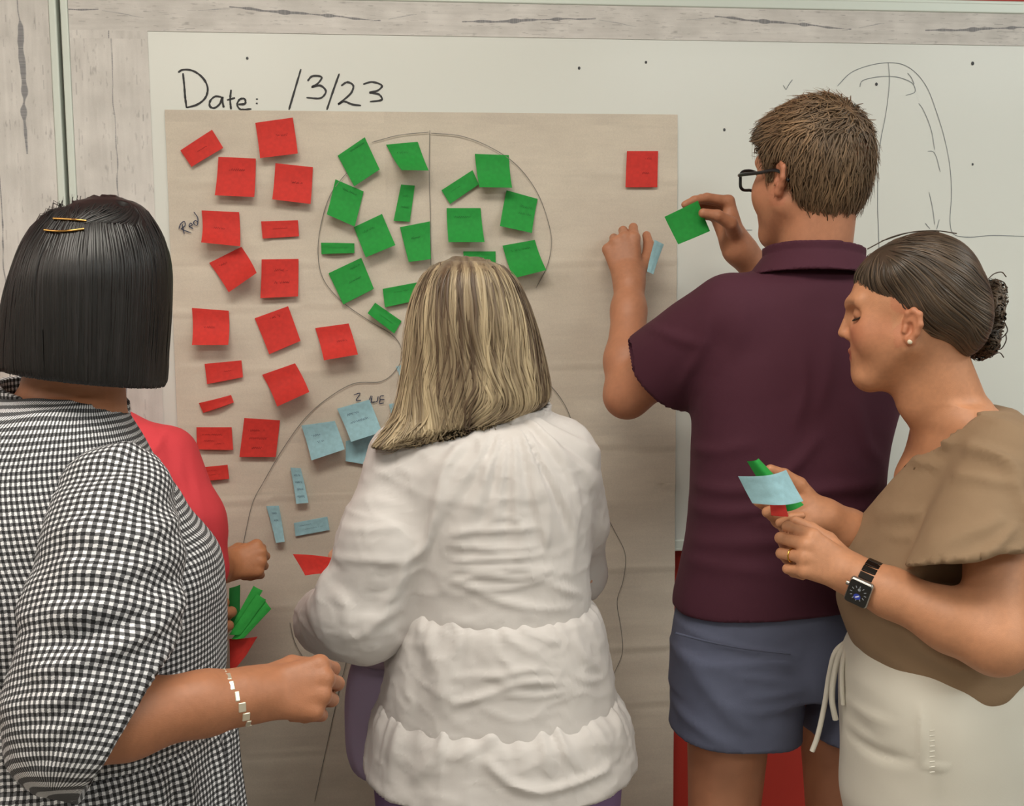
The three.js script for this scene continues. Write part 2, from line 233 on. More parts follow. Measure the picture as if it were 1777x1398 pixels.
const NOTES = [
  // colour, corners, lift, arch, label, [handwriting lines], tilt
  ['red', [[313, 261], [368, 225], [388, 257], [333, 290]], 0.003, 0.001, 'small torn red note tilted steeply under the word Date', [[0.35, 0.65, 0.5]]],
  ['red', [[443, 213], [508, 204], [518, 268], [453, 276]], 0.012, 0, 'red square note highest on the brown paper, below the date', [[0.5, 0.8, 0.42]]],
  ['red', [[379, 272], [444, 275], [443, 343], [375, 340]], 0.013, 0, 'red square note touching the corner of the tilted torn red one', [[0.3, 0.75, 0.3]]],
  ['red', [[478, 283], [543, 290], [540, 355], [474, 347]], 0.013, 0, 'red square note beside the tilted one, next to the drawn head', [[0.45, 0.75, 0.45]]],
  ['red', [[350, 365], [415, 368], [419, 428], [355, 422]], 0.022, 0.001, 'red square note beside the handwritten word Red', [[0.3, 0.6, 0.5]], -0.4],
  ['red', [[453, 384], [517, 382], [519, 410], [456, 414]], 0.002, 0, 'red half-width strip level with the word Red', [[0.3, 0.7, 0.45]]],
  ['red', [[363, 456], [419, 428], [450, 474], [400, 507]], 0.026, 0, 'tilted red square note tucked under the one beside the word Red', [[0.2, 0.5, 0.2]], 0.3],
  ['red', [[454, 450], [518, 449], [518, 514], [453, 517]], 0.008, 0, 'upright flat red square note below the half-width red strip', [[0.3, 0.7, 0.28], [0.35, 0.8, 0.6]]],
  ['red', [[333, 534], [397, 539], [400, 597], [338, 597]], 0.024, 0, 'curled red square note beside the black bobbed hair', [[0.3, 0.6, 0.5]]],
  ['red', [[442, 552], [500, 531], [522, 591], [468, 614]], 0.006, 0, 'tilted flat red square note across the paper crease', [[0.4, 0.7, 0.14]]],
  ['red', [[547, 569], [605, 561], [622, 613], [564, 623]], 0.028, 0, 'strongly curled red square note below the drawn neck', [[0.5, 0.8, 0.5]]],
  ['red', [[355, 631], [419, 625], [422, 654], [360, 666]], 0.003, 0.001, 'flat red strip with a slanted lower edge', [[0.5, 0.7, 0.5]]],
  ['red', [[455, 650], [512, 630], [539, 677], [484, 702]], 0.027, 0, 'tilted curled red square note above the drawn shoulder', []],
  ['red', [[345, 699], [401, 685], [406, 698], [353, 716]], 0.001, 0.008, 'narrow red strip bowed like an arch', []],
  ['red', [[341, 741], [402, 741], [405, 780], [342, 779]], 0.003, 0.001, 'torn red note with three lines of writing', [[0.15, 0.75, 0.32], [0.2, 0.5, 0.6], [0.5, 0.8, 0.72]]],
  ['red', [[424, 725], [486, 729], [479, 792], [416, 792]], 0.004, 0, 'large flat red square note lowest beside the drawn shoulder line', [[0.15, 0.6, 0.3], [0.2, 0.7, 0.5], [0.3, 0.6, 0.75]]],
  ['red', [[332, 812], [395, 806], [398, 830], [336, 835]], 0.002, 0.002, 'short red strip partly covered by the coral shirt', [[0.3, 0.7, 0.3], [0.3, 0.8, 0.6]]],
  ['red', [[1088, 262], [1142, 262], [1140, 325], [1085, 325]], 0.002, 0, 'lone red note on the blank paper beside the man', [[0.6, 0.8, 0.2], [0.5, 0.75, 0.6]]],
  ['green', [[586, 270], [633, 238], [659, 295], [615, 324]], 0.008, 0, 'tilted green square note at the top curve of the drawn head', [[0.4, 0.9, 0.1]]],
  ['green', [[670, 251], [725, 246], [743, 299], [696, 301]], 0.036, 0.002, 'green square note curling far off the paper beside the centre line', [[0.2, 0.6, 0.3]], -0.3],
  ['green', [[582, 311], [631, 332], [616, 394], [568, 373]], 0.016, 0, 'green square note leaning on the edge of the drawn head', [[0.3, 0.8, 0.15]]],
  ['green', [[696, 320], [720, 322], [711, 385], [683, 383]], 0.002, 0, 'upright narrow green strip near the centre line', [[0.3, 0.8, 0.3], [0.3, 0.8, 0.6]]],
  ['green', [[766, 330], [820, 295], [831, 320], [781, 354]], 0.002, 0, 'tilted green strip tucked under the notched green square', [[0.2, 0.5, 0.4]]],
  ['green', [[824, 267], [883, 269], [886, 328], [830, 327]], 0.022, 0, 'green square note with a notch in its top edge', []],
  ['green', [[879, 330], [933, 345], [921, 405], [866, 393]], 0.014, 0, 'green square note against the far curve of the drawn head', [[0.5, 0.9, 0.3], [0.5, 0.9, 0.5]]],
  ['green', [[775, 361], [834, 361], [839, 421], [777, 421]], 0.02, 0, 'green square note hanging straight below the tilted strip', [[0.2, 0.7, 0.25]]],
  ['green', [[614, 394], [663, 371], [686, 426], [635, 447]], 0.018, 0, 'green square note in the middle of the drawn cheek', [[0.2, 0.6, 0.25]]],
  ['green', [[694, 394], [746, 384], [747, 450], [709, 455]], 0.016, 0, 'green square note whose edge meets the centre line', [[0.3, 0.7, 0.35]]],
  ['green', [[557, 421], [615, 422], [615, 439], [558, 441]], 0.001, 0.007, 'short bowed green strip at the edge of the drawn face', [[0.2, 0.8, 0.45]]],
  ['green', [[570, 474], [627, 447], [649, 501], [596, 528]], 0.007, 0, 'tilted flat green square note at the drawn jaw', [[0.6, 0.9, 0.15], [0.4, 0.8, 0.5]]],
  ['green', [[664, 501], [728, 489], [724, 521], [668, 533]], 0.006, 0, 'green half note partly behind the blonde hair', [[0.3, 0.7, 0.3]]],
  ['green', [[651, 525], [697, 557], [684, 578], [638, 543]], 0.012, 0, 'small green strip beside the blonde hair, on the drawn neck line', [[0.3, 0.8, 0.5]]],
  ['green', [[804, 436], [860, 436], [860, 456], [805, 456]], 0.001, 0, 'green strip peeping out above the crown of the blonde head', [[0.3, 0.8, 0.3]]],
  ['green', [[872, 426], [928, 416], [944, 469], [888, 483]], 0.026, 0, 'curled green square note lowest inside the drawn head', [[0.2, 0.8, 0.2]]],
  ['blue', [[600, 765], [660, 752], [652, 808], [600, 799]], 0.004, 0, 'pale blue note beneath the two overlapping blue ones', []],
  ['blue', [[523, 738], [581, 730], [599, 776], [542, 795]], 0.02, 0.001, 'curled pale blue square note on the drawn shoulder line', [[0.2, 0.45, 0.35], [0.3, 0.5, 0.55]]],
  ['blue', [[585, 709], [641, 693], [663, 746], [610, 763]], 0.022, 0, 'pale blue square note just below the word Blue', [[0.2, 0.6, 0.25], [0.2, 0.75, 0.5]]],
  ['blue', [[504, 811], [522, 812], [536, 870], [515, 872]], 0.009, 0, 'upright pale blue strip with a column of writing', [[0.2, 0.8, 0.2], [0.2, 0.8, 0.4], [0.2, 0.8, 0.6], [0.2, 0.8, 0.8]]],
  ['blue', [[462, 878], [484, 877], [495, 937], [480, 939]], 0.01, 0, 'narrow twisted pale blue strip on the drawn arm line', [[0.3, 0.7, 0.2], [0.3, 0.7, 0.4]]],
  ['blue', [[510, 907], [568, 896], [572, 919], [513, 930]], 0.001, 0, 'flat blue strip lying level above the held red notes', [[0.15, 0.5, 0.3], [0.3, 0.85, 0.6]]],
  ['blue', [[687, 636], [735, 622], [745, 668], [696, 658]], 0.01, 0, 'pale blue note almost hidden behind the long blonde hair', []],
  ['blue', [[675, 701], [730, 690], [735, 740], [680, 724]], 0.002, 0, 'blue note edge showing between blonde hair and the word Blue', []],
];
NOTES.forEach(([colour, c, lift, arch, label, lines, tilt = 0], i) => {
  const cy = (c[0][1] + c[2][1]) / 2, z = (cy > 835 ? 0.0118 : 0.0082) + ((i === 35 || i === 36) ? 0.003 * (i - 34) : 0);
  lift *= 1.3;
  const o = tag(mesh('sticky_note', noteGeometry(c, z, lift, arch, tilt), NOTE[colour]), label, 'sticky note', colour + ' notes on the brown paper');
  for (const g of scribble(c, z, lift, arch, tilt, lines, i * 3.7)) mesh('handwriting', g, notePen[colour], o);
});
// ---------------------------------------------------------------- distance fields and their skins
const smin = (a, b, k) => { if (k <= 0) return a < b ? a : b; const h = k - Math.abs(a - b); return (a < b ? a : b) - (h > 0 ? h * h / (4 * k) : 0); };
const smax = (a, b, k) => -smin(-a, -b, k);
function cap(a, b, ra, rb = ra) {                               // tapered capsule
  const ax = a.x, ay = a.y, az = a.z, bx = b.x - ax, by = b.y - ay, bz = b.z - az, l2 = bx * bx + by * by + bz * bz || 1e-9, dr = rb - ra;
  return (x, y, z) => { const px = x - ax, py = y - ay, pz = z - az; let t = (px * bx + py * by + pz * bz) / l2; t = t < 0 ? 0 : t > 1 ? 1 : t; const qx = px - bx * t, qy = py - by * t, qz = pz - bz * t; return Math.sqrt(qx * qx + qy * qy + qz * qz) - ra - dr * t; };
}
function ell(c, rx, ry, rz, B) {                                // ellipsoid, axes of the basis B
  const X = B ? B.X : V(1, 0, 0), Y = B ? B.Y : V(0, 1, 0), Z = B ? B.Z : V(0, 0, 1);
  return (x, y, z) => { const dx = x - c.x, dy = y - c.y, dz = z - c.z, u = (dx * X.x + dy * X.y + dz * X.z) / rx, v = (dx * Y.x + dy * Y.y + dz * Y.z) / ry, w = (dx * Z.x + dy * Z.y + dz * Z.z) / rz, k0 = Math.sqrt(u * u + v * v + w * w), k1 = Math.sqrt(u * u / (rx * rx) + v * v / (ry * ry) + w * w / (rz * rz)); return k1 < 1e-9 ? -Math.min(rx, ry, rz) : k0 * (k0 - 1) / k1; };
}
const union = (k, ...f) => (x, y, z) => { let d = f[0](x, y, z); for (let i = 1; i < f.length; i++) d = smin(d, f[i](x, y, z), k); return d; };
const cut = (k, a, ...b) => (x, y, z) => { let d = a(x, y, z); for (const q of b) d = smax(d, -q(x, y, z), k); return d; };
const half = (p, n) => { n = n.clone().normalize(); const c = n.dot(p); return (x, y, z) => n.x * x + n.y * y + n.z * z - c; };   // keeps the side opposite to n
const chain = (pts, k = 0.01) => { const s = []; for (let i = 1; i < pts.length; i++) s.push(cap(pts[i - 1][0], pts[i][0], pts[i - 1][1], pts[i][1])); return s.length > 1 ? union(k, ...s) : s[0]; };
const basis = (Y, Z) => { const y = Y.clone().normalize(), z = Z.clone().addScaledVector(y, -Z.dot(y)).normalize(); return { Y: y, Z: z, X: y.clone().cross(z).normalize() }; };
function hermite(ys, vs) {                                      // smooth interpolation through rows sorted by y
  const n = ys.length, m = vs.map((v, i) => (i === 0 ? (vs[1] - v) / (ys[1] - ys[0]) : i === n - 1 ? (v - vs[i - 1]) / (ys[i] - ys[i - 1]) : (vs[i + 1] - vs[i - 1]) / (ys[i + 1] - ys[i - 1])));
  return (y) => { if (y <= ys[0]) return vs[0]; if (y >= ys[n - 1]) return vs[n - 1]; let i = 0; while (y > ys[i + 1]) i++; const h = ys[i + 1] - ys[i], t = (y - ys[i]) / h, t2 = t * t, t3 = t2 * t; return (2 * t3 - 3 * t2 + 1) * vs[i] + (t3 - 2 * t2 + t) * h * m[i] + (-2 * t3 + 3 * t2) * vs[i + 1] + (t3 - t2) * h * m[i + 1]; };
}
// half width of an upright ellipse of half depth d that shows the half width w from the photograph's standpoint
function seenWidth(w, d, x, z) { const t = Math.atan2(x - camera.position.x, camera.position.z - z), p = w * Math.cos(t), q = d * Math.sin(t); return Math.sqrt(Math.max(p * p - q * q, 0.3 * p * p)) / Math.cos(t); }
// a trunk through level cross-sections; rows: [photo y, photo x of one side, of the other side, half depth, shift in z], at z = depth
function trunk(z, rows, n = 2.3) {
  const R = rows.map(([py, xl, xr, d, dz = 0]) => { const a = at(xl, py, z + dz), b = at(xr, py, z + dz); const cx = (a.x + b.x) / 2, w0 = Math.max(0.002, (b.x - a.x) / 2); return { y: (a.y + b.y) / 2, x: cx, w: seenWidth(w0, d, cx, z + dz), d, z: z + dz }; }).sort((a, b) => a.y - b.y);
  const ys = R.map((r) => r.y), fx = hermite(ys, R.map((r) => r.x)), fw = hermite(ys, R.map((r) => r.w)), fd = hermite(ys, R.map((r) => r.d)), fz = hermite(ys, R.map((r) => r.z)), y0 = ys[0], y1 = ys[ys.length - 1];
  const N = 256, tx = [], tw = [], td = [], tz = []; for (let i = 0; i <= N; i++) { const y = lerp(y0, y1, i / N); tx.push(fx(y)); tw.push(Math.max(0.003, fw(y))); td.push(Math.max(0.003, fd(y))); tz.push(fz(y)); }
  const f = (x, y, zz) => {
    const s = clamp((y - y0) / (y1 - y0), 0, 1) * N, i = Math.min(N - 1, s | 0), t = s - i, cx = lerp(tx[i], tx[i + 1], t), w = lerp(tw[i], tw[i + 1], t), d = lerp(td[i], td[i + 1], t), cz = lerp(tz[i], tz[i + 1], t);
    const u = Math.abs(x - cx) / w, v = Math.abs(zz - cz) / d, q = n === 2 ? Math.sqrt(u * u + v * v) : Math.pow(Math.pow(u, n) + Math.pow(v, n), 1 / n);
    const r = Math.hypot(x - cx, zz - cz), e = q < 1e-6 ? -Math.min(w, d) : r * (1 - 1 / q), out = y < y0 ? y0 - y : y > y1 ? y - y1 : 0;
    return out > 0 ? (e > 0 ? Math.hypot(e, out) : out) : Math.max(e, y0 - y, y - y1);
  };
  f.y0 = y0; f.y1 = y1; f.axis = (y) => { const s = clamp((y - y0) / (y1 - y0), 0, 1) * N, i = Math.min(N - 1, s | 0), t = s - i; return [lerp(tx[i], tx[i + 1], t), lerp(tz[i], tz[i + 1], t), lerp(tw[i], tw[i + 1], t), lerp(td[i], td[i + 1], t)]; };
  return f;
}
const grad = (f, x, y, z, e = 0.0008) => { const g = V(f(x + e, y, z) - f(x - e, y, z), f(x, y + e, z) - f(x, y - e, z), f(x, y, z + e) - f(x, y, z - e)); const l = g.length(); return l > 1e-12 ? g.divideScalar(l) : g.set(0, 1, 0); };
// the zero surface of a field inside the box lo..hi, by surface nets; options: disp, uv, colour
function skin(f, lo, hi, h, o = {}) {
  const nx = Math.ceil((hi.x - lo.x) / h) + 1, ny = Math.ceil((hi.y - lo.y) / h) + 1, nz = Math.ceil((hi.z - lo.z) / h) + 1, sx = 1, sy = nx, sz = nx * ny, D = new Float32Array(nx * ny * nz), B = 6;
  for (let k0 = 0; k0 < nz; k0 += B) for (let j0 = 0; j0 < ny; j0 += B) for (let i0 = 0; i0 < nx; i0 += B) {
    const i1 = Math.min(nx, i0 + B), j1 = Math.min(ny, j0 + B), k1 = Math.min(nz, k0 + B), c = f(lo.x + (i0 + i1 - 1) / 2 * h, lo.y + (j0 + j1 - 1) / 2 * h, lo.z + (k0 + k1 - 1) / 2 * h), far = Math.abs(c) > B * h * (o.safe || 1.35);
    for (let k = k0; k < k1; k++) for (let j = j0; j < j1; j++) for (let i = i0; i < i1; i++) D[i + j * sy + k * sz] = far ? c : f(lo.x + i * h, lo.y + j * h, lo.z + k * h);
  }
  const id = new Int32Array(nx * ny * nz).fill(-1), pos = [], idx = [], E = [[0, 1], [0, 2], [0, 4], [1, 3], [1, 5], [2, 3], [2, 6], [3, 7], [4, 5], [4, 6], [5, 7], [6, 7]], off = [0, sx, sy, sx + sy, sz, sx + sz, sy + sz, sx + sy + sz];
  for (let k = 0; k < nz - 1; k++) for (let j = 0; j < ny - 1; j++) for (let i = 0; i < nx - 1; i++) {
    const b = i + j * sy + k * sz; let m = 0; for (let q = 0; q < 8; q++) if (D[b + off[q]] < 0) m |= 1 << q; if (m === 0 || m === 255) continue;
    let x = 0, y = 0, z = 0, n = 0;
    for (const [p, q] of E) { const a = D[b + off[p]], c = D[b + off[q]]; if ((a < 0) === (c < 0)) continue; const t = a / (a - c); x += lerp(p & 1, q & 1, t); y += lerp((p >> 1) & 1, (q >> 1) & 1, t); z += lerp(p >> 2, q >> 2, t); n++; }
    if (o.drop && o.drop(lo.x + (i + 0.5) * h, lo.y + (j + 0.5) * h, lo.z + (k + 0.5) * h)) continue;
    id[b] = pos.length / 3; pos.push(lo.x + (i + x / n) * h, lo.y + (j + y / n) * h, lo.z + (k + z / n) * h);
  }
  for (let k = 1; k < nz - 1; k++) for (let j = 1; j < ny - 1; j++) for (let i = 1; i < nx - 1; i++) {
    const b = i + j * sy + k * sz, s = D[b] < 0;
    for (const [d, u, v] of [[sx, sy, sz], [sy, sz, sx], [sz, sx, sy]]) { if ((D[b + d] < 0) === s) continue; const a = id[b], p = id[b - u], q = id[b - u - v], r = id[b - v]; if (a < 0 || p < 0 || q < 0 || r < 0) continue; s ? idx.push(a, p, q, a, q, r) : idx.push(a, q, p, a, r, q); }
  }
  const n = pos.length / 3;
  for (let i = 0; i < n; i++) for (let it = 0; it < 2; it++) { const x = pos[i * 3], y = pos[i * 3 + 1], z = pos[i * 3 + 2], d = f(x, y, z); if (Math.abs(d) > h) break; const g = grad(f, x, y, z, h * 0.25); pos[i * 3] -= g.x * d * 0.8; pos[i * 3 + 1] -= g.y * d * 0.8; pos[i * 3 + 2] -= g.z * d * 0.8; }
  const g = new THREE.BufferGeometry(); g.setAttribute('position', new THREE.Float32BufferAttribute(pos, 3)); g.setIndex(idx); g.computeVertexNormals();
  const P = g.attributes.position, Nn = g.attributes.normal;
  const rest = o.colour || o.uv ? P.array.slice() : null, restN = rest ? Nn.array.slice() : null;
  if (o.disp) { for (let i = 0; i < n; i++) { const x = P.getX(i), y = P.getY(i), z = P.getZ(i), a = Nn.getX(i), b = Nn.getY(i), c = Nn.getZ(i), d = o.disp(x, y, z, a, b, c); P.setXYZ(i, x + a * d, y + b * d, z + c * d); } g.computeVertexNormals(); }
  const uv = new Float32Array(n * 2), col = o.colour ? new Float32Array(n * 3) : null;
  for (let i = 0; i < n; i++) {
    const x = rest ? rest[i * 3] : P.getX(i), y = rest ? rest[i * 3 + 1] : P.getY(i), z = rest ? rest[i * 3 + 2] : P.getZ(i);
    const t = o.uv ? o.uv(x, y, z) : [x * 0.8 + z * 0.6, y]; uv[i * 2] = t[0]; uv[i * 2 + 1] = t[1];
    if (col) { const c = o.colour(x, y, z, restN[i * 3], restN[i * 3 + 1], restN[i * 3 + 2]); col[i * 3] = c[0]; col[i * 3 + 1] = c[1]; col[i * 3 + 2] = c[2]; }
  }
  g.setAttribute('uv', new THREE.BufferAttribute(uv, 2)); if (col) g.setAttribute('color', new THREE.BufferAttribute(col, 3));
  if (o.period) { const q = g.toNonIndexed(), t = q.attributes.uv; for (let i = 0; i < t.count; i += 3) { const m = Math.max(t.getX(i), t.getX(i + 1), t.getX(i + 2)); for (let k = 0; k < 3; k++) if (m - t.getX(i + k) > o.period / 2) t.setX(i + k, t.getX(i + k) + o.period); } return q; }
  return g;
}
// box around points given as [Vector3, margin]
function around(list, m) { const b = new THREE.Box3(); for (const p of list) b.expandByPoint(p); b.expandByScalar(m); return [b.min, b.max]; }
// folds laid along lines of the photograph: [[x,y],...], height, width (m); only on the side that faces +z
function foldField(z, list) {
  const L = list.map(([pts, amp, w]) => { const c = pts.map(([x, y]) => at(x, y, z)); return { p: c.length > 2 ? new THREE.CatmullRomCurve3(c).getPoints(c.length * 4) : c, amp, w }; });
  for (const l of L) { l.x0 = Math.min(...l.p.map((p) => p.x)) - 3 * l.w; l.x1 = Math.max(...l.p.map((p) => p.x)) + 3 * l.w; l.y0 = Math.min(...l.p.map((p) => p.y)) - 3 * l.w; l.y1 = Math.max(...l.p.map((p) => p.y)) + 3 * l.w; }
  return (x, y, nz) => {
    if (nz < -0.2) return 0; let d = 0;
    for (const l of L) {
      if (x < l.x0 || x > l.x1 || y < l.y0 || y > l.y1) continue; let m = 1e9, mt = 0; const n = l.p.length - 1;
      for (let i = 0; i < n; i++) { const a = l.p[i], b = l.p[i + 1], ex = b.x - a.x, ey = b.y - a.y; let t = ((x - a.x) * ex + (y - a.y) * ey) / (ex * ex + ey * ey + 1e-12); t = clamp(t, 0, 1); const q = (x - a.x - ex * t) ** 2 + (y - a.y - ey * t) ** 2; if (q < m) { m = q; mt = (i + t) / n; } }
      d += l.amp * Math.exp(-m / (l.w * l.w)) * Math.pow(Math.sin(Math.PI * clamp(0.08 + mt * 0.84, 0, 1)), 0.6);
    }
    return d * sstep(-0.2, 0.2, nz);
  };
}
// strands of hair lying on the volume vol
function growHair(o) {
  const pos = [], nor = [], col = [], idx = []; reseed(o.seed || 1);
  for (const r of o.roots) {
    let p = r.clone(), first = pos.length / 3, rows = 0; const own = [rnd(), rnd(), rnd()], len = o.length * (0.6 + 0.6 * rnd()), steps = Math.max(3, Math.round(len / o.step)), w0 = o.width * (0.6 + 0.8 * rnd()), top = (o.top ?? 0.002) * (rnd() - 0.35), wob = rnd() * 100;
    for (let s = 0; s <= steps; s++) {
      const t = s / steps; let n = grad(o.vol, p.x, p.y, p.z, 0.002);
      const depth = lerp(o.under ?? 0.006, -top - (o.lift ? o.lift(t, own, p) : 0), sstep(0, 0.3, t)) + (o.tuck ? o.tuck * sstep(0.75, 1, t) : 0);
      p.addScaledVector(n, clamp(-(o.vol(p.x, p.y, p.z) + depth), -0.02, 0.02));
      if (o.stop && o.stop(p, own)) break;
      const g = o.flow(p, t, own, n); if (o.wave) { g.x += o.wave * noise(p.y * (o.waveF || 30) + own[0] * 3, wob, 2); g.y += o.wave * 0.5 * noise(p.y * (o.waveF || 30), wob, 7); g.z += o.wave * noise(p.y * (o.waveF || 30), wob, 5); }
      if (!o.free) g.addScaledVector(n, -g.dot(n)); g.normalize();
      const side = g.clone().cross(n).normalize(), w = w0 * Math.sqrt(Math.max(0.03, Math.sin(Math.PI * (0.06 + 0.9 * t)))) , c = o.colour(r, t, own, p);
      for (const [q, u] of [[-1, 0], [0, 0.4], [1, 0]]) { pos.push(p.x + side.x * w * q + n.x * w * u, p.y + side.y * w * q + n.y * w * u, p.z + side.z * w * q + n.z * w * u); const nn = n.clone().addScaledVector(side, q * 0.7).normalize(); nor.push(nn.x, nn.y, nn.z); col.push(...c); }
      if (rows) for (const q of [0, 1]) { const a = first + (rows - 1) * 3 + q, b = a + 3; idx.push(a, a + 1, b, a + 1, b + 1, b); }
      rows++; p = p.clone().addScaledVector(g, o.step);
    }
  }
  const g = new THREE.BufferGeometry(); g.setAttribute('position', new THREE.Float32BufferAttribute(pos, 3)); g.setAttribute('normal', new THREE.Float32BufferAttribute(nor, 3)); g.setAttribute('color', new THREE.Float32BufferAttribute(col, 3)); g.setIndex(idx); return g;
}
function pick(geometry, n, seed, keep) { reseed(seed); const p = geometry.attributes.position, out = []; let guard = 0; while (out.length < n && guard++ < n * 40) { const q = V().fromBufferAttribute(p, Math.floor(rnd() * p.count)); q.x += (rnd() - 0.5) * 0.006; q.y += (rnd() - 0.5) * 0.006; q.z += (rnd() - 0.5) * 0.006; if (!keep || keep(q)) out.push(q); } return out; }
const tube = (pts, r, seg = 24, rad = 8, closed = false) => new THREE.TubeGeometry(new THREE.CatmullRomCurve3(pts, closed), seg, r, rad, closed);

// ---------------------------------------------------------------- human parts
// a hand: wrist w, Y towards the fingers, Z out of the back of the hand; curls: four fingers of [knuckle, middle, end] bends
function hand(o) {
  const y = o.Y.clone().normalize(), z = o.Z.clone().addScaledVector(y, -o.Z.dot(y)).normalize(), x = o.side === 'R' ? z.clone().cross(y) : y.clone().cross(z), S = o.scale || 1;
  const P = (a, b, c) => o.w.clone().addScaledVector(x, a * S).addScaledVector(y, b * S).addScaledVector(z, c * S), dirW = (d) => V().addScaledVector(x, d[0]).addScaledVector(y, d[1]).addScaledVector(z, d[2]).normalize();
  const heads = [[0.026, 0.086, 0.001], [0.008, 0.09, 0.004], [-0.011, 0.085, 0.002], [-0.028, 0.075, -0.003]], bases = [[0.014, 0.012, 0], [0.004, 0.01, 0.001], [-0.006, 0.01, 0], [-0.014, 0.012, -0.002]], L = [[0.043, 0.026, 0.021], [0.047, 0.029, 0.022], [0.043, 0.027, 0.021], [0.034, 0.021, 0.018]], R = [[0.0098, 0.0086, 0.0078, 0.0066], [0.01, 0.0088, 0.008, 0.0068], [0.0095, 0.0083, 0.0075, 0.0064], [0.0085, 0.0074, 0.0067, 0.0057]];
  const palm = heads.map((q, i) => cap(P(...bases[i]), P(...q), 0.0125 * S, 0.0115 * S)); palm.push(cap(P(0.012, 0.02, -0.01), P(0.02, 0.06, -0.008), 0.014 * S, 0.011 * S), cap(P(-0.014, 0.02, -0.01), P(-0.018, 0.06, -0.008), 0.013 * S, 0.01 * S));
  const joints = [], fingers = heads.map((q, i) => {
    const c = o.curls[i], sp = (o.spread || [0.08, 0.02, -0.04, -0.12])[i]; let p = P(...q), a = 0; const pts = [[p, R[i][0] * S * 1.08]];
    for (let k = 0; k < 3; k++) { a += c[k]; const d = dirW([Math.sin(sp) * Math.cos(a), Math.cos(sp) * Math.cos(a), -Math.sin(a)]); p = p.clone().addScaledVector(d, L[i][k] * S); pts.push([p, R[i][k + 1] * S]); }
    joints.push(pts.map((t) => t[0])); return chain(pts, 0.003);
  });
  let p = P(0.02, 0.018, -0.008); const tp = [[p, 0.0145 * S]], TL = [0.044, 0.032, 0.027], TR = [0.0125, 0.0102, 0.0085]; (o.thumb || [[0.75, 0.6, -0.35], [0.45, 0.85, -0.3], [0.25, 0.95, -0.25]]).forEach((d, k) => { p = p.clone().addScaledVector(dirW(d), TL[k] * S); tp.push([p, TR[k] * S]); });
  const palmF = union(0.012, ...palm), thumbF = chain(tp, 0.004), fing = fingers.map((f) => f);
  const field = (X, Yy, Z) => { let d = smin(palmF(X, Yy, Z), thumbF(X, Yy, Z), 0.01), e = 1e9; for (const f of fing) e = smin(e, f(X, Yy, Z), 0.0015); return smin(d, e, 0.006); };
  field.joints = joints; field.thumb = tp.map((t) => t[0]); field.P = P; field.points = [P(0, 0, 0), ...joints.flat(), ...field.thumb, P(0.03, 0.08, 0), P(-0.03, 0.08, 0)]; return field;
}
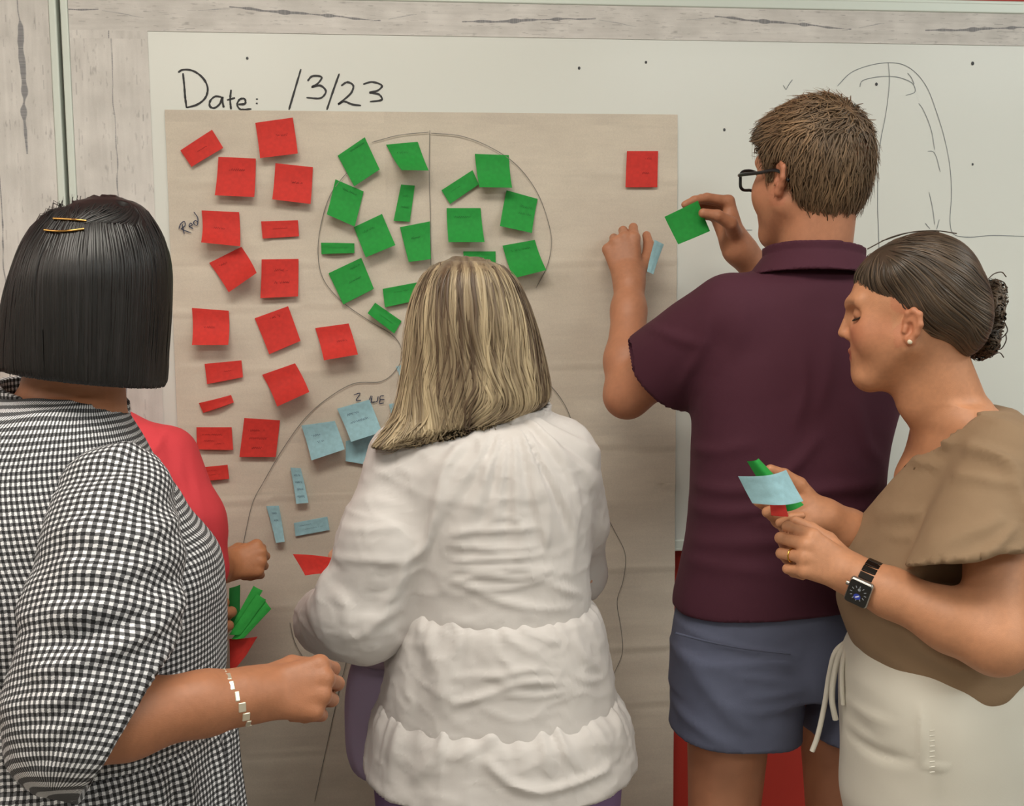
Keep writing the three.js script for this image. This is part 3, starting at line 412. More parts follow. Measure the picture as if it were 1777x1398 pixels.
// a head about 0.225 m tall: centre between the ears, Y up, Z to the face
function head(c, Y, Z, S = 1, o = {}) {
  const B = basis(Y, Z), P = (x, y, z) => V().copy(c).addScaledVector(B.X, x * S).addScaledVector(B.Y, y * S).addScaledVector(B.Z, z * S), E = (x, y, z, a, b, d) => ell(P(x, y, z), a * S, b * S, d * S, B), C = (a, b, ra, rb) => cap(P(...a), P(...b), ra * S, rb * S);
  const both = (fn) => [fn(1), fn(-1)];
  const skull = union(0.03 * S, E(0, 0.032, -0.018, 0.073, 0.08, 0.09), E(0, 0.0, 0.03, 0.061, 0.085, 0.058), ...both((s) => C([s * 0.05, -0.04, 0.005], [s * 0.018, -0.086, 0.062], 0.024, 0.02)), C([0, -0.086, 0.07], [0, -0.082, 0.06], 0.0215, 0.024));
  const brow = union(0.01 * S, ...both((s) => C([s * 0.012, 0.03, 0.083], [s * 0.043, 0.033, 0.066], 0.0105, 0.0105)));
  const cheek = union(0.01 * S, ...both((s) => E(s * 0.034, -0.024, 0.058, 0.027, 0.026, 0.02)));
  const mouth = union(0.012 * S, E(0, -0.052, 0.079, 0.026, 0.021, 0.013));
  const nose = union(0.009 * S, C([0, 0.024, 0.083], [0, -0.0145, o.nose ?? 0.102], 0.007, 0.0078), ...both((s) => E(s * 0.0095, -0.0205, 0.0915, 0.0066, 0.0062, 0.0085)));
  const sockets = union(0.004, ...both((s) => E(s * 0.038, 0.011, 0.085, 0.021, 0.0125, 0.0185)));
  const lids = union(0.003, ...both((s) => E(s * 0.031, 0.0125, 0.0675, 0.0135, 0.0125, 0.0125)));
  const lips = union(0.001 * S, C([-0.016, -0.047, 0.086], [0, -0.0455, 0.0925], 0.0042, 0.0052), C([0.016, -0.047, 0.086], [0, -0.0455, 0.0925], 0.0042, 0.0052), C([-0.013, -0.0565, 0.084], [0.0, -0.0575, 0.0905], 0.0042, 0.0055), C([0.013, -0.0565, 0.084], [0.0, -0.0575, 0.0905], 0.0042, 0.0055));
  const chin = E(0, -0.085, 0.072, 0.021, 0.016, 0.015);
  const ears = both((s) => {
    const eb = { X: B.X.clone().multiplyScalar(s).addScaledVector(B.Z, 0.28).normalize() }; eb.Y = B.Y.clone().addScaledVector(B.Z, -0.18).normalize(); eb.Z = eb.X.clone().cross(eb.Y).normalize(); const q = P(s * 0.076, o.ear ?? -0.004, -0.008), K = 0.86, at2 = (a, b, d) => q.clone().addScaledVector(eb.X, a * S * K).addScaledVector(eb.Y, b * S * K).addScaledVector(eb.Z, d * S * K);
    const fz = s; const rim = chain([[at2(-0.002, 0.008, fz * 0.012), 0.0042 * S], [at2(0.004, 0.024, fz * 0.008), 0.0044 * S], [at2(0.006, 0.03, -fz * 0.003), 0.0046 * S], [at2(0.008, 0.024, -fz * 0.014), 0.0046 * S], [at2(0.008, 0.006, -fz * 0.017), 0.0044 * S], [at2(0.006, -0.01, -fz * 0.011), 0.0042 * S], [at2(0.003, -0.024, -fz * 0.001), 0.0066 * S], [at2(0, -0.02, fz * 0.007), 0.005 * S]], 0.003);
    const plate = ell(at2(0.0, 0.006, -fz * 0.002), 0.006 * S, 0.022 * S, 0.013 * S, eb), bowl = ell(at2(0.0065, -0.002, fz * 0.002), 0.006 * S, 0.01 * S, 0.007 * S, eb), fold = cap(at2(0.004, 0.018, -fz * 0.006), at2(0.005, -0.006, -fz * 0.01), 0.0034 * S, 0.003 * S), tragus = cap(at2(0.002, -0.002, fz * 0.011), at2(0.003, -0.008, fz * 0.011), 0.0042 * S);
    const base = union(0.004, cut(0.003, plate, bowl), fold, tragus, rim); return base;
  });
  const f = (x, y, z) => {
    let d = smin(skull(x, y, z), brow(x, y, z), 0.014 * S); d = smin(d, cheek(x, y, z), 0.035 * S); d = smin(d, mouth(x, y, z), 0.02 * S); d = smin(d, chin(x, y, z), 0.014 * S); d = smax(d, -sockets(x, y, z), 0.012 * S);
    d = smin(d, lids(x, y, z), 0.004 * S); d = smin(d, nose(x, y, z), 0.009 * S); d = smin(d, lips(x, y, z), 0.0035 * S); d = smin(d, ears[0](x, y, z), 0.004 * S); return smin(d, ears[1](x, y, z), 0.004 * S);
  };
  f.P = P; f.B = B; f.S = S; f.local = (x, y, z) => { x -= c.x; y -= c.y; z -= c.z; return [(x * B.X.x + y * B.X.y + z * B.X.z) / S, (x * B.Y.x + y * B.Y.y + z * B.Y.z) / S, (x * B.Z.x + y * B.Z.y + z * B.Z.z) / S]; }; return f;
}
// skin tone of a person with real variation: lips, brows, cheeks, fine blotches
function tone(base, hd, o = {}) {
  const b = new THREE.Color(base), lip = new THREE.Color(o.lips || 0xa85a50), blush = new THREE.Color(o.blush || base), browC = new THREE.Color(o.brow || 0x4a3526), c = new THREE.Color();
  return (x, y, z) => {
    c.copy(b).multiplyScalar(1 + 0.09 * fbm(x * 60, y * 60, z * 60, 3) + 0.06 * noise(x * 260, y * 260, z * 260));
    if (hd) {
      const [u, v, w] = hd.local(x, y, z), a = Math.abs(u);
      if (w > 0.02 && w < 0.13 && a < 0.09 && Math.abs(v) < 0.13) {
        const bl = Math.exp(-((a - 0.045) ** 2 + (v + 0.016) ** 2) / 0.0007); c.lerp(blush, bl * (o.blushAmount ?? 0.5));
        if (w > 0.076 && a < 0.021) { const l = Math.exp(-((v + 0.0515) ** 2) / 0.00006); c.lerp(lip, clamp(l * 1.3, 0, 0.85)); }
        const bw = Math.exp(-((v - 0.034 + (a - 0.03) ** 2 * 6) ** 2) / 0.000012); if (a > 0.012 && a < 0.05 && w > 0.045) c.lerp(browC, clamp(bw * (o.browAmount ?? 0.6), 0, 1));
        const ls = Math.exp(-((v - 0.0065 + (a - 0.031) ** 2 * 8) ** 2) / 0.0000045); if (a > 0.018 && a < 0.047 && w > 0.06) c.lerp(browC, clamp(ls * 0.75, 0, 1));
      }
      if (a > 0.07 && a < 0.1 && w < 0.02 && w > -0.04 && Math.abs(v) < 0.045) c.lerp(blush, 0.3);
    }
    return [c.r, c.g, c.b];
  };
}
const skinBump = dataTexture(256, 256, (x, y) => 128 + 70 * fbm(x / 3, y / 3, 6.5, 2) + 30 * (hash(x, y, 13) - 0.5));
const skinMat = new THREE.MeshPhysicalMaterial({ color: 0xffffff, vertexColors: true, roughness: 0.52, sheen: 0.25, sheenRoughness: 0.5, sheenColor: new THREE.Color(0xffb090), bumpMap: textureAt(skinBump, 14, 14), bumpScale: 0.0004, side: THREE.DoubleSide });
const hairMat = (roughness = 0.42, more = {}) => new THREE.MeshPhysicalMaterial({ color: 0xffffff, vertexColors: true, roughness, side: THREE.DoubleSide, ...more });
const weave = dataTexture(128, 128, (x, y) => 128 + 50 * Math.sin(x * Math.PI / 4) * Math.sin(y * Math.PI / 4) + 40 * fbm(x / 10, y / 10, 2, 2) + 30 * (hash(x, y, 21) - 0.5));
const cloth = (color, o = {}) => new THREE.MeshPhysicalMaterial({ color, roughness: 0.85, bumpMap: textureAt(weave, 55, 55), bumpScale: o.bump ?? 0.0002, sheen: o.sheen ?? 0.3, sheenRoughness: 0.6, sheenColor: new THREE.Color(o.sheenColor ?? color), side: THREE.DoubleSide, ...(o.more || {}) });
const joined = (list) => mergeGeometries(list.map((g) => { const q = g.index ? g.toNonIndexed() : g; return q; }));
// the hidden rest of a standing body: trunk, legs and feet down to the floor
function lower(hipL, hipR, footL, footR, r = 0.075) {
  return [[hipL, footL], [hipR, footR]].map(([h, f]) => { const k = h.clone().lerp(f, 0.48); k.z -= 0.02; return chain([[h, r], [k, r * 0.68], [V(f.x, 0.09, f.z), r * 0.46]], 0.02); });
}
function shoe(parent, f, dir, material, sole) {
  const B = basis(V(0, 1, 0), dir), P = (x, y, z) => f.clone().setY(0).addScaledVector(B.X, x).addScaledVector(B.Y, y).addScaledVector(B.Z, z);
  const up = cut(0.004, union(0.02, cap(P(0, 0.045, -0.05), P(0, 0.035, 0.1), 0.04, 0.036), cap(P(0, 0.05, -0.04), P(0, 0.09, -0.035), 0.038, 0.04), cap(P(0, 0.032, 0.1), P(0, 0.03, 0.145), 0.034, 0.03)), half(P(0, 0.018, 0), V(0, 1, 0)), (x, y, z) => -half(P(0, 0.1, 0), V(0, 1, 0))(x, y, z));
  const [lo, hi] = around([P(0.05, 0, -0.1), P(-0.05, 0.12, 0.19), P(0.05, 0, 0.19), P(-0.05, 0, -0.1)], 0.02);
  mesh('shoe', skin(up, lo, hi, 0.008), material, parent);
  mesh('shoe_sole', skin((x, y, z) => Math.max(union(0.02, cap(P(0, 0.03, -0.05), P(0, 0.03, 0.14), 0.045, 0.038))(x, y, z), y - 0.02, 0.0005 - y), lo, hi, 0.008), sole, parent);
}
// a narrow sewn band along pixel points at z
function strokeBand(points, z, width) { const c = points.map(([x, y]) => at(x, y, z)); return tube(c, width / 2, 40, 6).translate(0, 0, 0); }
// one continuous skin: head with neck, each arm with its hand, trunk with legs
function bodyMesh(parent, { hd, neck, arms, trunkF, legs = [], colour, material = skinMat, coarse = 0.014, chest = 0.014, fine = 0.0033 }) {
  const parts = [], core = union(0.03, trunkF, ...legs), nk = union(0.025, hd, neck), top = union(0.02, core, nk);
  const [hl, hh] = around([hd.P(0, 0.13, 0), hd.P(0.095, -0.01, 0), hd.P(-0.095, -0.01, 0), hd.P(0, 0, 0.125), hd.P(0, 0, -0.12), hd.P(0, -0.125, 0.1)], 0.012);
  parts.push(skin(top, hl, hh, fine, { colour, safe: 2.4 }));
  const boxD = (lo, hi, m) => (x, y, z) => Math.max(lo.x + m - x, x - hi.x + m, lo.y + m - y, y - hi.y + m, lo.z + m - z, z - hi.z + m), headBox = boxD(hl, hh, chest * 1.3 + 0.004);
  const b = new THREE.Box3();
  for (const a of arms) {
    const { s, e, w, hnd, r } = a, R = r || [0.05, 0.04, 0.04, 0.031, 0.0265];
    const field = union(0.012, union(0.02, chain([[s, R[0]], [e, R[1]]], 0.01), chain([[e, R[1] * 0.98], [e.clone().lerp(w, 0.3), R[2]], [e.clone().lerp(w, 0.75), R[3]], [w, R[4]], [hnd.P(0, 0.02, 0), R[4] * 0.8]], 0.02)), hnd);
    const [lo, hi] = around([w, ...hnd.points], 0.026), inner = boxD(lo, hi, 0.009);
    parts.push(skin(field, lo, hi, 0.0026, { colour }), skin(field, ...around([s, e, w], 0.07), 0.0045, { colour, drop: (x, y, z) => inner(x, y, z) < 0 }));
    a.field = field;
  }
  const q = trunkF.axis(trunkF.y0), w = Math.max(q[2], q[3]) + 0.16;
  const lo = V(q[0] - w, legs.length ? 0.04 : trunkF.y0 - 0.02, q[1] - w), hi = V(q[0] + w, trunkF.y1 + 0.12, q[1] + w);
  const all = top, mid = hl.y - 0.16;
  parts.push(skin(all, V(lo.x, mid, lo.z), V(hi.x, hh.y - 0.1, hi.z), chest, { colour, safe: 1.9, drop: (x, y, z) => headBox(x, y, z) < 0 }), skin(core, lo, V(hi.x, mid + 0.03, hi.z), 0.018, { colour }));
  return mesh('body', joined(parts), material, parent);
}
const pe = (px, py, z, rx, ry, rz, tilt = 0) => { const s = (camera.position.z - z) / FOCAL; rx = seenWidth(rx * s, rz, at(px, py, z).x, z) / s; const c = Math.cos(tilt), n = Math.sin(tilt); return ell(at(px, py, z), rx * s, ry * s, rz, tilt ? { X: V(c, -n, 0), Y: V(n, c, 0), Z: V(0, 0, 1) } : null); };   // ellipsoid measured in photograph pixels at depth z
const tinted = (g, fn) => { const p = g.attributes.position, c = new Float32Array(p.count * 3), q = V(); for (let i = 0; i < p.count; i++) { q.fromBufferAttribute(p, i); c.set(fn(q, 0.5, [0.5, 0.5, 0.5], q), i * 3); } g.setAttribute('color', new THREE.BufferAttribute(c, 3)); return plain(g); };
const plain = (g, c) => { const q = g.index ? g.toNonIndexed() : g.clone(); q.deleteAttribute('uv'); if (c) q.setAttribute('color', new THREE.Float32BufferAttribute(new Float32Array(q.attributes.position.count * 3).map((_, i) => c[i % 3]), 3)); return q; };
// ---------------------------------------------------------------- the man in the maroon polo shirt
{
  const T = 0.38, man = thing('person', 'man in a maroon polo shirt and glasses reaching up with two notes', 'person');
  const hc = at(1404, 312, T), fwd = V(-0.47, -0.06, -0.88), hd = head(hc, V(0, 1, 0.0), fwd, 1.02, {});
  const shL = at(1262, 556, T), elL = at(1088, 686, 0.23), wrL = at(1092, 490, 0.105), shR = at(1520, 548, T + 0.0), elR = at(1468, 640, 0.12), wrR = at(1282, 431, 0.2);
  const neck = cap(at(1410, 470, T + 0.01), hd.P(0, -0.05, -0.03), 0.061, 0.055);
  const handL = hand({ w: wrL, Y: V(-0.12, 0.92, -0.3), Z: V(-0.25, 0.25, 1), side: 'L', curls: [[0.75, 1.0, 0.6], [0.95, 1.1, 0.6], [1.05, 1.1, 0.6], [1.15, 1.1, 0.6]], thumb: [[0.55, 0.7, -0.4], [0.25, 0.92, -0.35], [0.0, 0.9, -0.45]], spread: [0.1, 0.02, -0.06, -0.14] });
  const handR = hand({ w: wrR, Y: V(-0.34, 0.92, -0.15), Z: V(0.9, 0.32, -0.2), side: 'R', curls: [[1.1, 0.35, 0.2], [1.15, 0.6, 0.4], [1.2, 0.8, 0.5], [1.25, 0.9, 0.6]], spread: [0.04, 0.01, -0.03, -0.08], thumb: [[0.75, 0.62, -0.42], [0.25, 0.66, -0.75], [-0.08, 0.5, -0.9]] });
  const col = tone(0xb97f60, hd, { blush: 0xbb6a52, blushAmount: 0.25, brow: 0x6a4a30 });
  const hipL = at(1270, 1150, T), hipR = at(1458, 1150, T - 0.02), ftL = V(hipL.x - 0.03, 0, T + 0.02), ftR = V(hipR.x + 0.05, 0, T - 0.05);
  const legs = lower(hipL, hipR, ftL, ftR, 0.08);
  const trunkF = trunk(T, [[470, 1340, 1490, 0.06], [560, 1250, 1550, 0.09], [900, 1215, 1505, 0.09], [1150, 1215, 1480, 0.09]]);
  bodyMesh(man, { hd, neck, arms: [{ s: shL, e: elL, w: wrL, hnd: handL, r: [0.056, 0.04, 0.0415, 0.031, 0.0265] }, { s: shR, e: elR, w: wrR, hnd: handR, r: [0.056, 0.04, 0.041, 0.032, 0.027] }], trunkF, legs, colour: col, fine: 0.0036 });

  // polo shirt
  const torso = trunk(T, [[452, 1345, 1492, 0.058], [470, 1305, 1520, 0.075], [495, 1268, 1552, 0.09], [530, 1240, 1578, 0.102], [580, 1222, 1585, 0.112], [640, 1205, 1575, 0.118], [720, 1200, 1552, 0.12], [800, 1197, 1534, 0.12], [860, 1195, 1528, 0.12], [920, 1190, 1524, 0.122], [985, 1178, 1520, 0.125], [1040, 1166, 1518, 0.128], [1080, 1172, 1516, 0.128]], 2.4);
  const slD = elL.clone().sub(shL).normalize(), slE = shL.clone().lerp(elL, 0.66), sleeveL = cap(shL.clone().addScaledVector(slD, -0.01), slE.clone().addScaledVector(slD, 0.05), 0.076, 0.084);
  const srD = elR.clone().sub(shR).normalize(), srE = shR.clone().lerp(elR, 0.66), sleeveR = cap(shR, srE.clone().addScaledVector(srD, 0.05), 0.074, 0.08);
  const poloFold = foldField(T + 0.1, [
    [[[1210, 855], [1290, 850], [1360, 815], [1410, 760]], 0.004, 0.012], [[[1215, 900], [1320, 880], [1400, 850], [1520, 842]], 0.005, 0.012], [[[1310, 905], [1420, 895], [1525, 880]], 0.004, 0.011], [[[1200, 960], [1300, 940], [1400, 930], [1520, 945]], 0.004, 0.014],
    [[[1385, 610], [1388, 680], [1375, 730]], 0.003, 0.012], [[[1440, 560], [1430, 640], [1415, 700]], 0.003, 0.014], [[[1240, 560], [1235, 610], [1215, 660], [1210, 690]], 0.004, 0.01], [[[1160, 570], [1200, 590], [1235, 600]], 0.003, 0.01], [[[1180, 1000], [1240, 985], [1340, 990]], 0.003, 0.014], [[[1300, 520], [1290, 580], [1260, 640]], 0.003, 0.016], [[[1190, 780], [1240, 790], [1300, 770]], 0.003, 0.012], [[[1480, 700], [1500, 770], [1530, 800]], 0.003, 0.012], [[[1175, 870], [1180, 930], [1190, 990]], 0.003, 0.01]]);
  const hemCut = half(at(1340, 1079, T + 0.12), V(0.06, -1, 0.0));
  const polo = (x, y, z) => { let d = smin(torso(x, y, z), Math.max(sleeveL(x, y, z), half(slE, slD)(x, y, z)), 0.035); d = smin(d, Math.max(sleeveR(x, y, z), half(srE, srD)(x, y, z)), 0.035); d = smax(d, -cap(slE.clone().addScaledVector(slD, -0.03), slE.clone().addScaledVector(slD, 0.09), 0.066, 0.079)(x, y, z), 0.003); d = smax(d, -neckHole(x, y, z), 0.006); return smax(d, hemCut(x, y, z), 0.004); };
  const neckHole = cap(at(1412, 452, T + 0.0), hd.P(0, -0.02, -0.02), 0.067, 0.085);
  const poloMat = cloth(0x471a2c, { sheen: 0.3, sheenColor: 0x7a4058, bump: 0.00027 });
  const lo = V(Math.min(elL.x, torso.axis(torso.y0)[0] - 0.25), torso.y0 - 0.03, 0.08), hi = V(shR.x + 0.16, torso.y1 + 0.06, T + 0.22);
  mesh('polo_shirt', skin(polo, lo, hi, 0.0055, { disp: (x, y, z, a, b, c) => 1.4 * poloFold(x, y, c) + 0.0022 * fbm(x * 9, y * 14, z * 9, 3) }), poloMat, man);
  // collar: a folded band round the neck
  const cc = at(1412, 452, T + 0.005), collar = (x, y, z) => { const s = (z - cc.z) * 0.18 - (x - cc.x) * 0.06, yy = y - cc.y + 0.008 - s, r = Math.hypot((x - cc.x) * 0.92, (z - cc.z) * 1.06), R = 0.076 + Math.max(0, 0.012 - yy) * 0.7; return Math.max(Math.abs(r - R) - 0.0042, Math.abs(yy) - 0.026); };
  mesh('collar', skin(collar, V(cc.x - 0.14, cc.y - 0.1, cc.z - 0.14), V(cc.x + 0.14, cc.y + 0.1, cc.z + 0.14), 0.0035, { safe: 3, disp: (x, y, z) => 0.0012 * fbm(x * 30, y * 30, z * 30, 2) }), poloMat, man);

  // shorts
  const sh1 = trunk(T, [[1010, 1185, 1510, 0.118], [1080, 1168, 1505, 0.122], [1150, 1166, 1500, 0.125], [1180, 1166, 1498, 0.12]], 2.4);
  const legA = trunk(T + 0.01, [[1120, 1168, 1392, 0.112], [1180, 1166, 1390, 0.115], [1240, 1163, 1387, 0.115], [1290, 1160, 1384, 0.115], [1325, 1160, 1382, 0.115]], 2.6), legB = trunk(T + 0.0, [[1120, 1386, 1570, 0.118], [1200, 1386, 1570, 0.118], [1325, 1384, 1570, 0.118]], 3);
  const shortFold = foldField(T + 0.1, [[[[1168, 1100], [1230, 1112], [1300, 1124], [1375, 1132]], 0.004, 0.005], [[[1190, 1130], [1220, 1180], [1260, 1230], [1300, 1262]], 0.006, 0.014], [[[1260, 1165], [1310, 1168], [1360, 1178]], 0.003, 0.006], [[[1165, 1240], [1210, 1262], [1255, 1285]], 0.005, 0.01], [[[1290, 1200], [1340, 1196], [1380, 1190]], 0.003, 0.008], [[[1240, 1210], [1300, 1225], [1370, 1220]], 0.003, 0.01], [[[1400, 1160], [1420, 1200], [1450, 1240]], 0.004, 0.012]]);
  const hemS = half(at(1270, 1300, T + 0.1), V(-0.06, -1, 0.05));
  const shorts = (x, y, z) => smax(smin(sh1(x, y, z), smin(legA(x, y, z), legB(x, y, z), 0.004), 0.02), hemS(x, y, z), 0.003);
  const denim = cloth(0x5a5f76, { sheen: 0.2, bump: 0.00036 });
  mesh('shorts', skin(shorts, V(sh1.axis(sh1.y0)[0] - 0.24, hemS ? legA.y0 - 0.05 : 0, T - 0.2), V(sh1.axis(sh1.y0)[0] + 0.24, sh1.y1 + 0.02, T + 0.2), 0.006, { safe: 3, disp: (x, y, z, a, b, c) => shortFold(x, y, c) + 0.003 * fbm(x * 14, y * 20, z * 14, 3) }), denim, man);
  mesh('pocket_flap', strokeBand([[1172, 1098], [1230, 1113], [1300, 1126], [1372, 1134]], T + 0.142, 0.004), denim, man);
  shoe(man, ftL, V(-0.2, 0, -1), mat(0x3a3a3c, 0.6), mat(0xd8d8d4, 0.7)); shoe(man, ftR, V(0.1, 0, -1), mat(0x3a3a3c, 0.6), mat(0xd8d8d4, 0.7));

  // hair: short, tousled, light brown
  const P = hd.P, S = hd.S;
  const lineY = hermite([-0.12, -0.05, -0.03, -0.012, 0.004, 0.02, 0.03, 0.045, 0.06, 0.09, 0.13], [-0.075, -0.07, -0.04, 0.02, 0.0, -0.022, 0.0, 0.032, 0.05, 0.058, 0.06]);
  const shape = union(0.03, ell(P(0, 0.042, -0.014), 0.083 * S, 0.094 * S, 0.096 * S, hd.B), ell(P(0, -0.005, -0.044), 0.064 * S, 0.072 * S, 0.054 * S, hd.B), ell(P(0, 0.078, 0.045), 0.058 * S, 0.032 * S, 0.046 * S, hd.B));
  const vol = (x, y, z) => { const [u, v, w] = hd.local(x, y, z); return smax(smax(shape(x, y, z), (lineY(w) - v) * 0.6 * S, 0.008), -earHole(x, y, z), 0.006); }, earHole = union(0.01, ell(P(0.085, -0.006, -0.004), 0.034 * S, 0.036 * S, 0.026 * S, hd.B), ell(P(-0.085, -0.006, -0.004), 0.034 * S, 0.036 * S, 0.026 * S, hd.B));
  const [hl, hh] = around([P(0.1, 0.14, -0.13), P(-0.1, -0.1, 0.1), P(0.1, -0.1, 0.1), P(-0.1, 0.14, -0.13)], 0.02);
  const base = skin(vol, hl, hh, 0.005, { safe: 2.2, disp: () => -0.004 });
  base.setAttribute('color', new THREE.Float32BufferAttribute(new Float32Array(base.attributes.position.count * 3).map((_, i) => [0.16, 0.1, 0.055][i % 3]), 3));
  const crown = P(0.0, 0.1, -0.075), roots = pick(base, 7000, 3);
  const strands = growHair({
    vol, roots, seed: 5, length: 0.042, step: 0.006, width: 0.00105, under: 0.005, top: 0.006, wave: 0.9, waveF: 70, lift: (t, own) => t * t * 0.009 * own[2] * (own[1] > 0.5 ? 1.2 : 0.4),
    flow: (p) => { const [x, y, z] = hd.local(p.x, p.y, p.z); const r = p.clone().sub(crown).normalize().multiplyScalar(0.9); r.addScaledVector(hd.B.Y, y > 0.06 ? 0.1 : -1.0); if (z > 0.0 && y > 0.04) r.addScaledVector(hd.B.Z, 0.7).addScaledVector(hd.B.X, 0.5); return r; },
    colour: (r, t, own, p) => { const k = 0.5 + 0.5 * own[0] + 0.25 * noise(r.x * 90, r.y * 90, r.z * 90), fair = 1 + 0.5 * noise(r.x * 22, r.y * 22, r.z * 22); return [0.2 * k * fair + 0.026, 0.124 * k * fair + 0.016, 0.066 * k * fair + 0.009]; }
  });
  const hairObj = mesh('hair', mergeGeometries([base, strands].map((g) => { const q = g.toNonIndexed(); q.deleteAttribute('uv'); return q; })), hairMat(0.5), man);
  tag(hairObj, 'short tousled light brown hair');

  // glasses
  const dark = mat(0x1b1e22, 0.3), gl = new THREE.Group(); gl.name = 'glasses'; man.add(gl); tag(gl, 'dark rectangular glasses');
  for (const s of [1, -1]) {
    const c = [s * 0.0335, 0.006, 0.105], rx = 0.025, ry = 0.0165, loop = []; for (let i = 0; i < 20; i++) { const a = i / 20 * Math.PI * 2, ca = Math.cos(a), sa = Math.sin(a), k = 1 / Math.pow(Math.pow(Math.abs(ca), 4) + Math.pow(Math.abs(sa), 4), 0.25); loop.push(P(c[0] + rx * ca * k, c[1] + ry * sa * k - 0.002 * Math.abs(ca), c[2] - Math.abs(c[0] + rx * ca * k) * 0.1)); }
    mesh('rim', tube(loop, 0.0028, 60, 8, true), dark, gl);
    const lensG = new THREE.BufferGeometry(), lp = [P(c[0], c[1], c[2] - 0.003)], li = []; loop.forEach((q) => lp.push(q)); for (let i = 0; i < 20; i++) li.push(0, 1 + i, 1 + (i + 1) % 20); lensG.setFromPoints(lp); lensG.setIndex(li); lensG.computeVertexNormals();
    mesh('lens', lensG, new THREE.MeshPhysicalMaterial({ color: 0xffffff, transmission: 1, roughness: 0.02, ior: 1.5, thickness: 0, side: THREE.DoubleSide }), gl);
    mesh('temple', tube([P(s * 0.06, 0.012, 0.098), P(s * 0.072, 0.012, 0.088), P(s * 0.078, 0.011, 0.04), P(s * 0.081, 0.01, -0.005), P(s * 0.08, -0.008, -0.028)], 0.003, 30, 8), dark, gl);
  }
  mesh('bridge', tube([P(-0.009, 0.01, 0.104), P(0, 0.013, 0.106), P(0.009, 0.01, 0.104)], 0.002, 12, 8), dark, gl);

  // what he holds
  const heldG = tag(mesh('sticky_note', noteGeometry([[1153, 376], [1211, 348], [1231, 401], [1176, 424]], 0.238, 0.004, 0.004), NOTE.green), 'green note pinched in the raised hand of the man in maroon', 'sticky note', 'notes held in hands');
  tag(mesh('sticky_note', noteGeometry([[1136, 416], [1152, 424], [1132, 476], [1121, 471]], 0.1, 0.008, 0.001), NOTE.blue), 'pale blue strip hanging from the fist of the man in maroon', 'sticky note', 'notes held in hands');
}
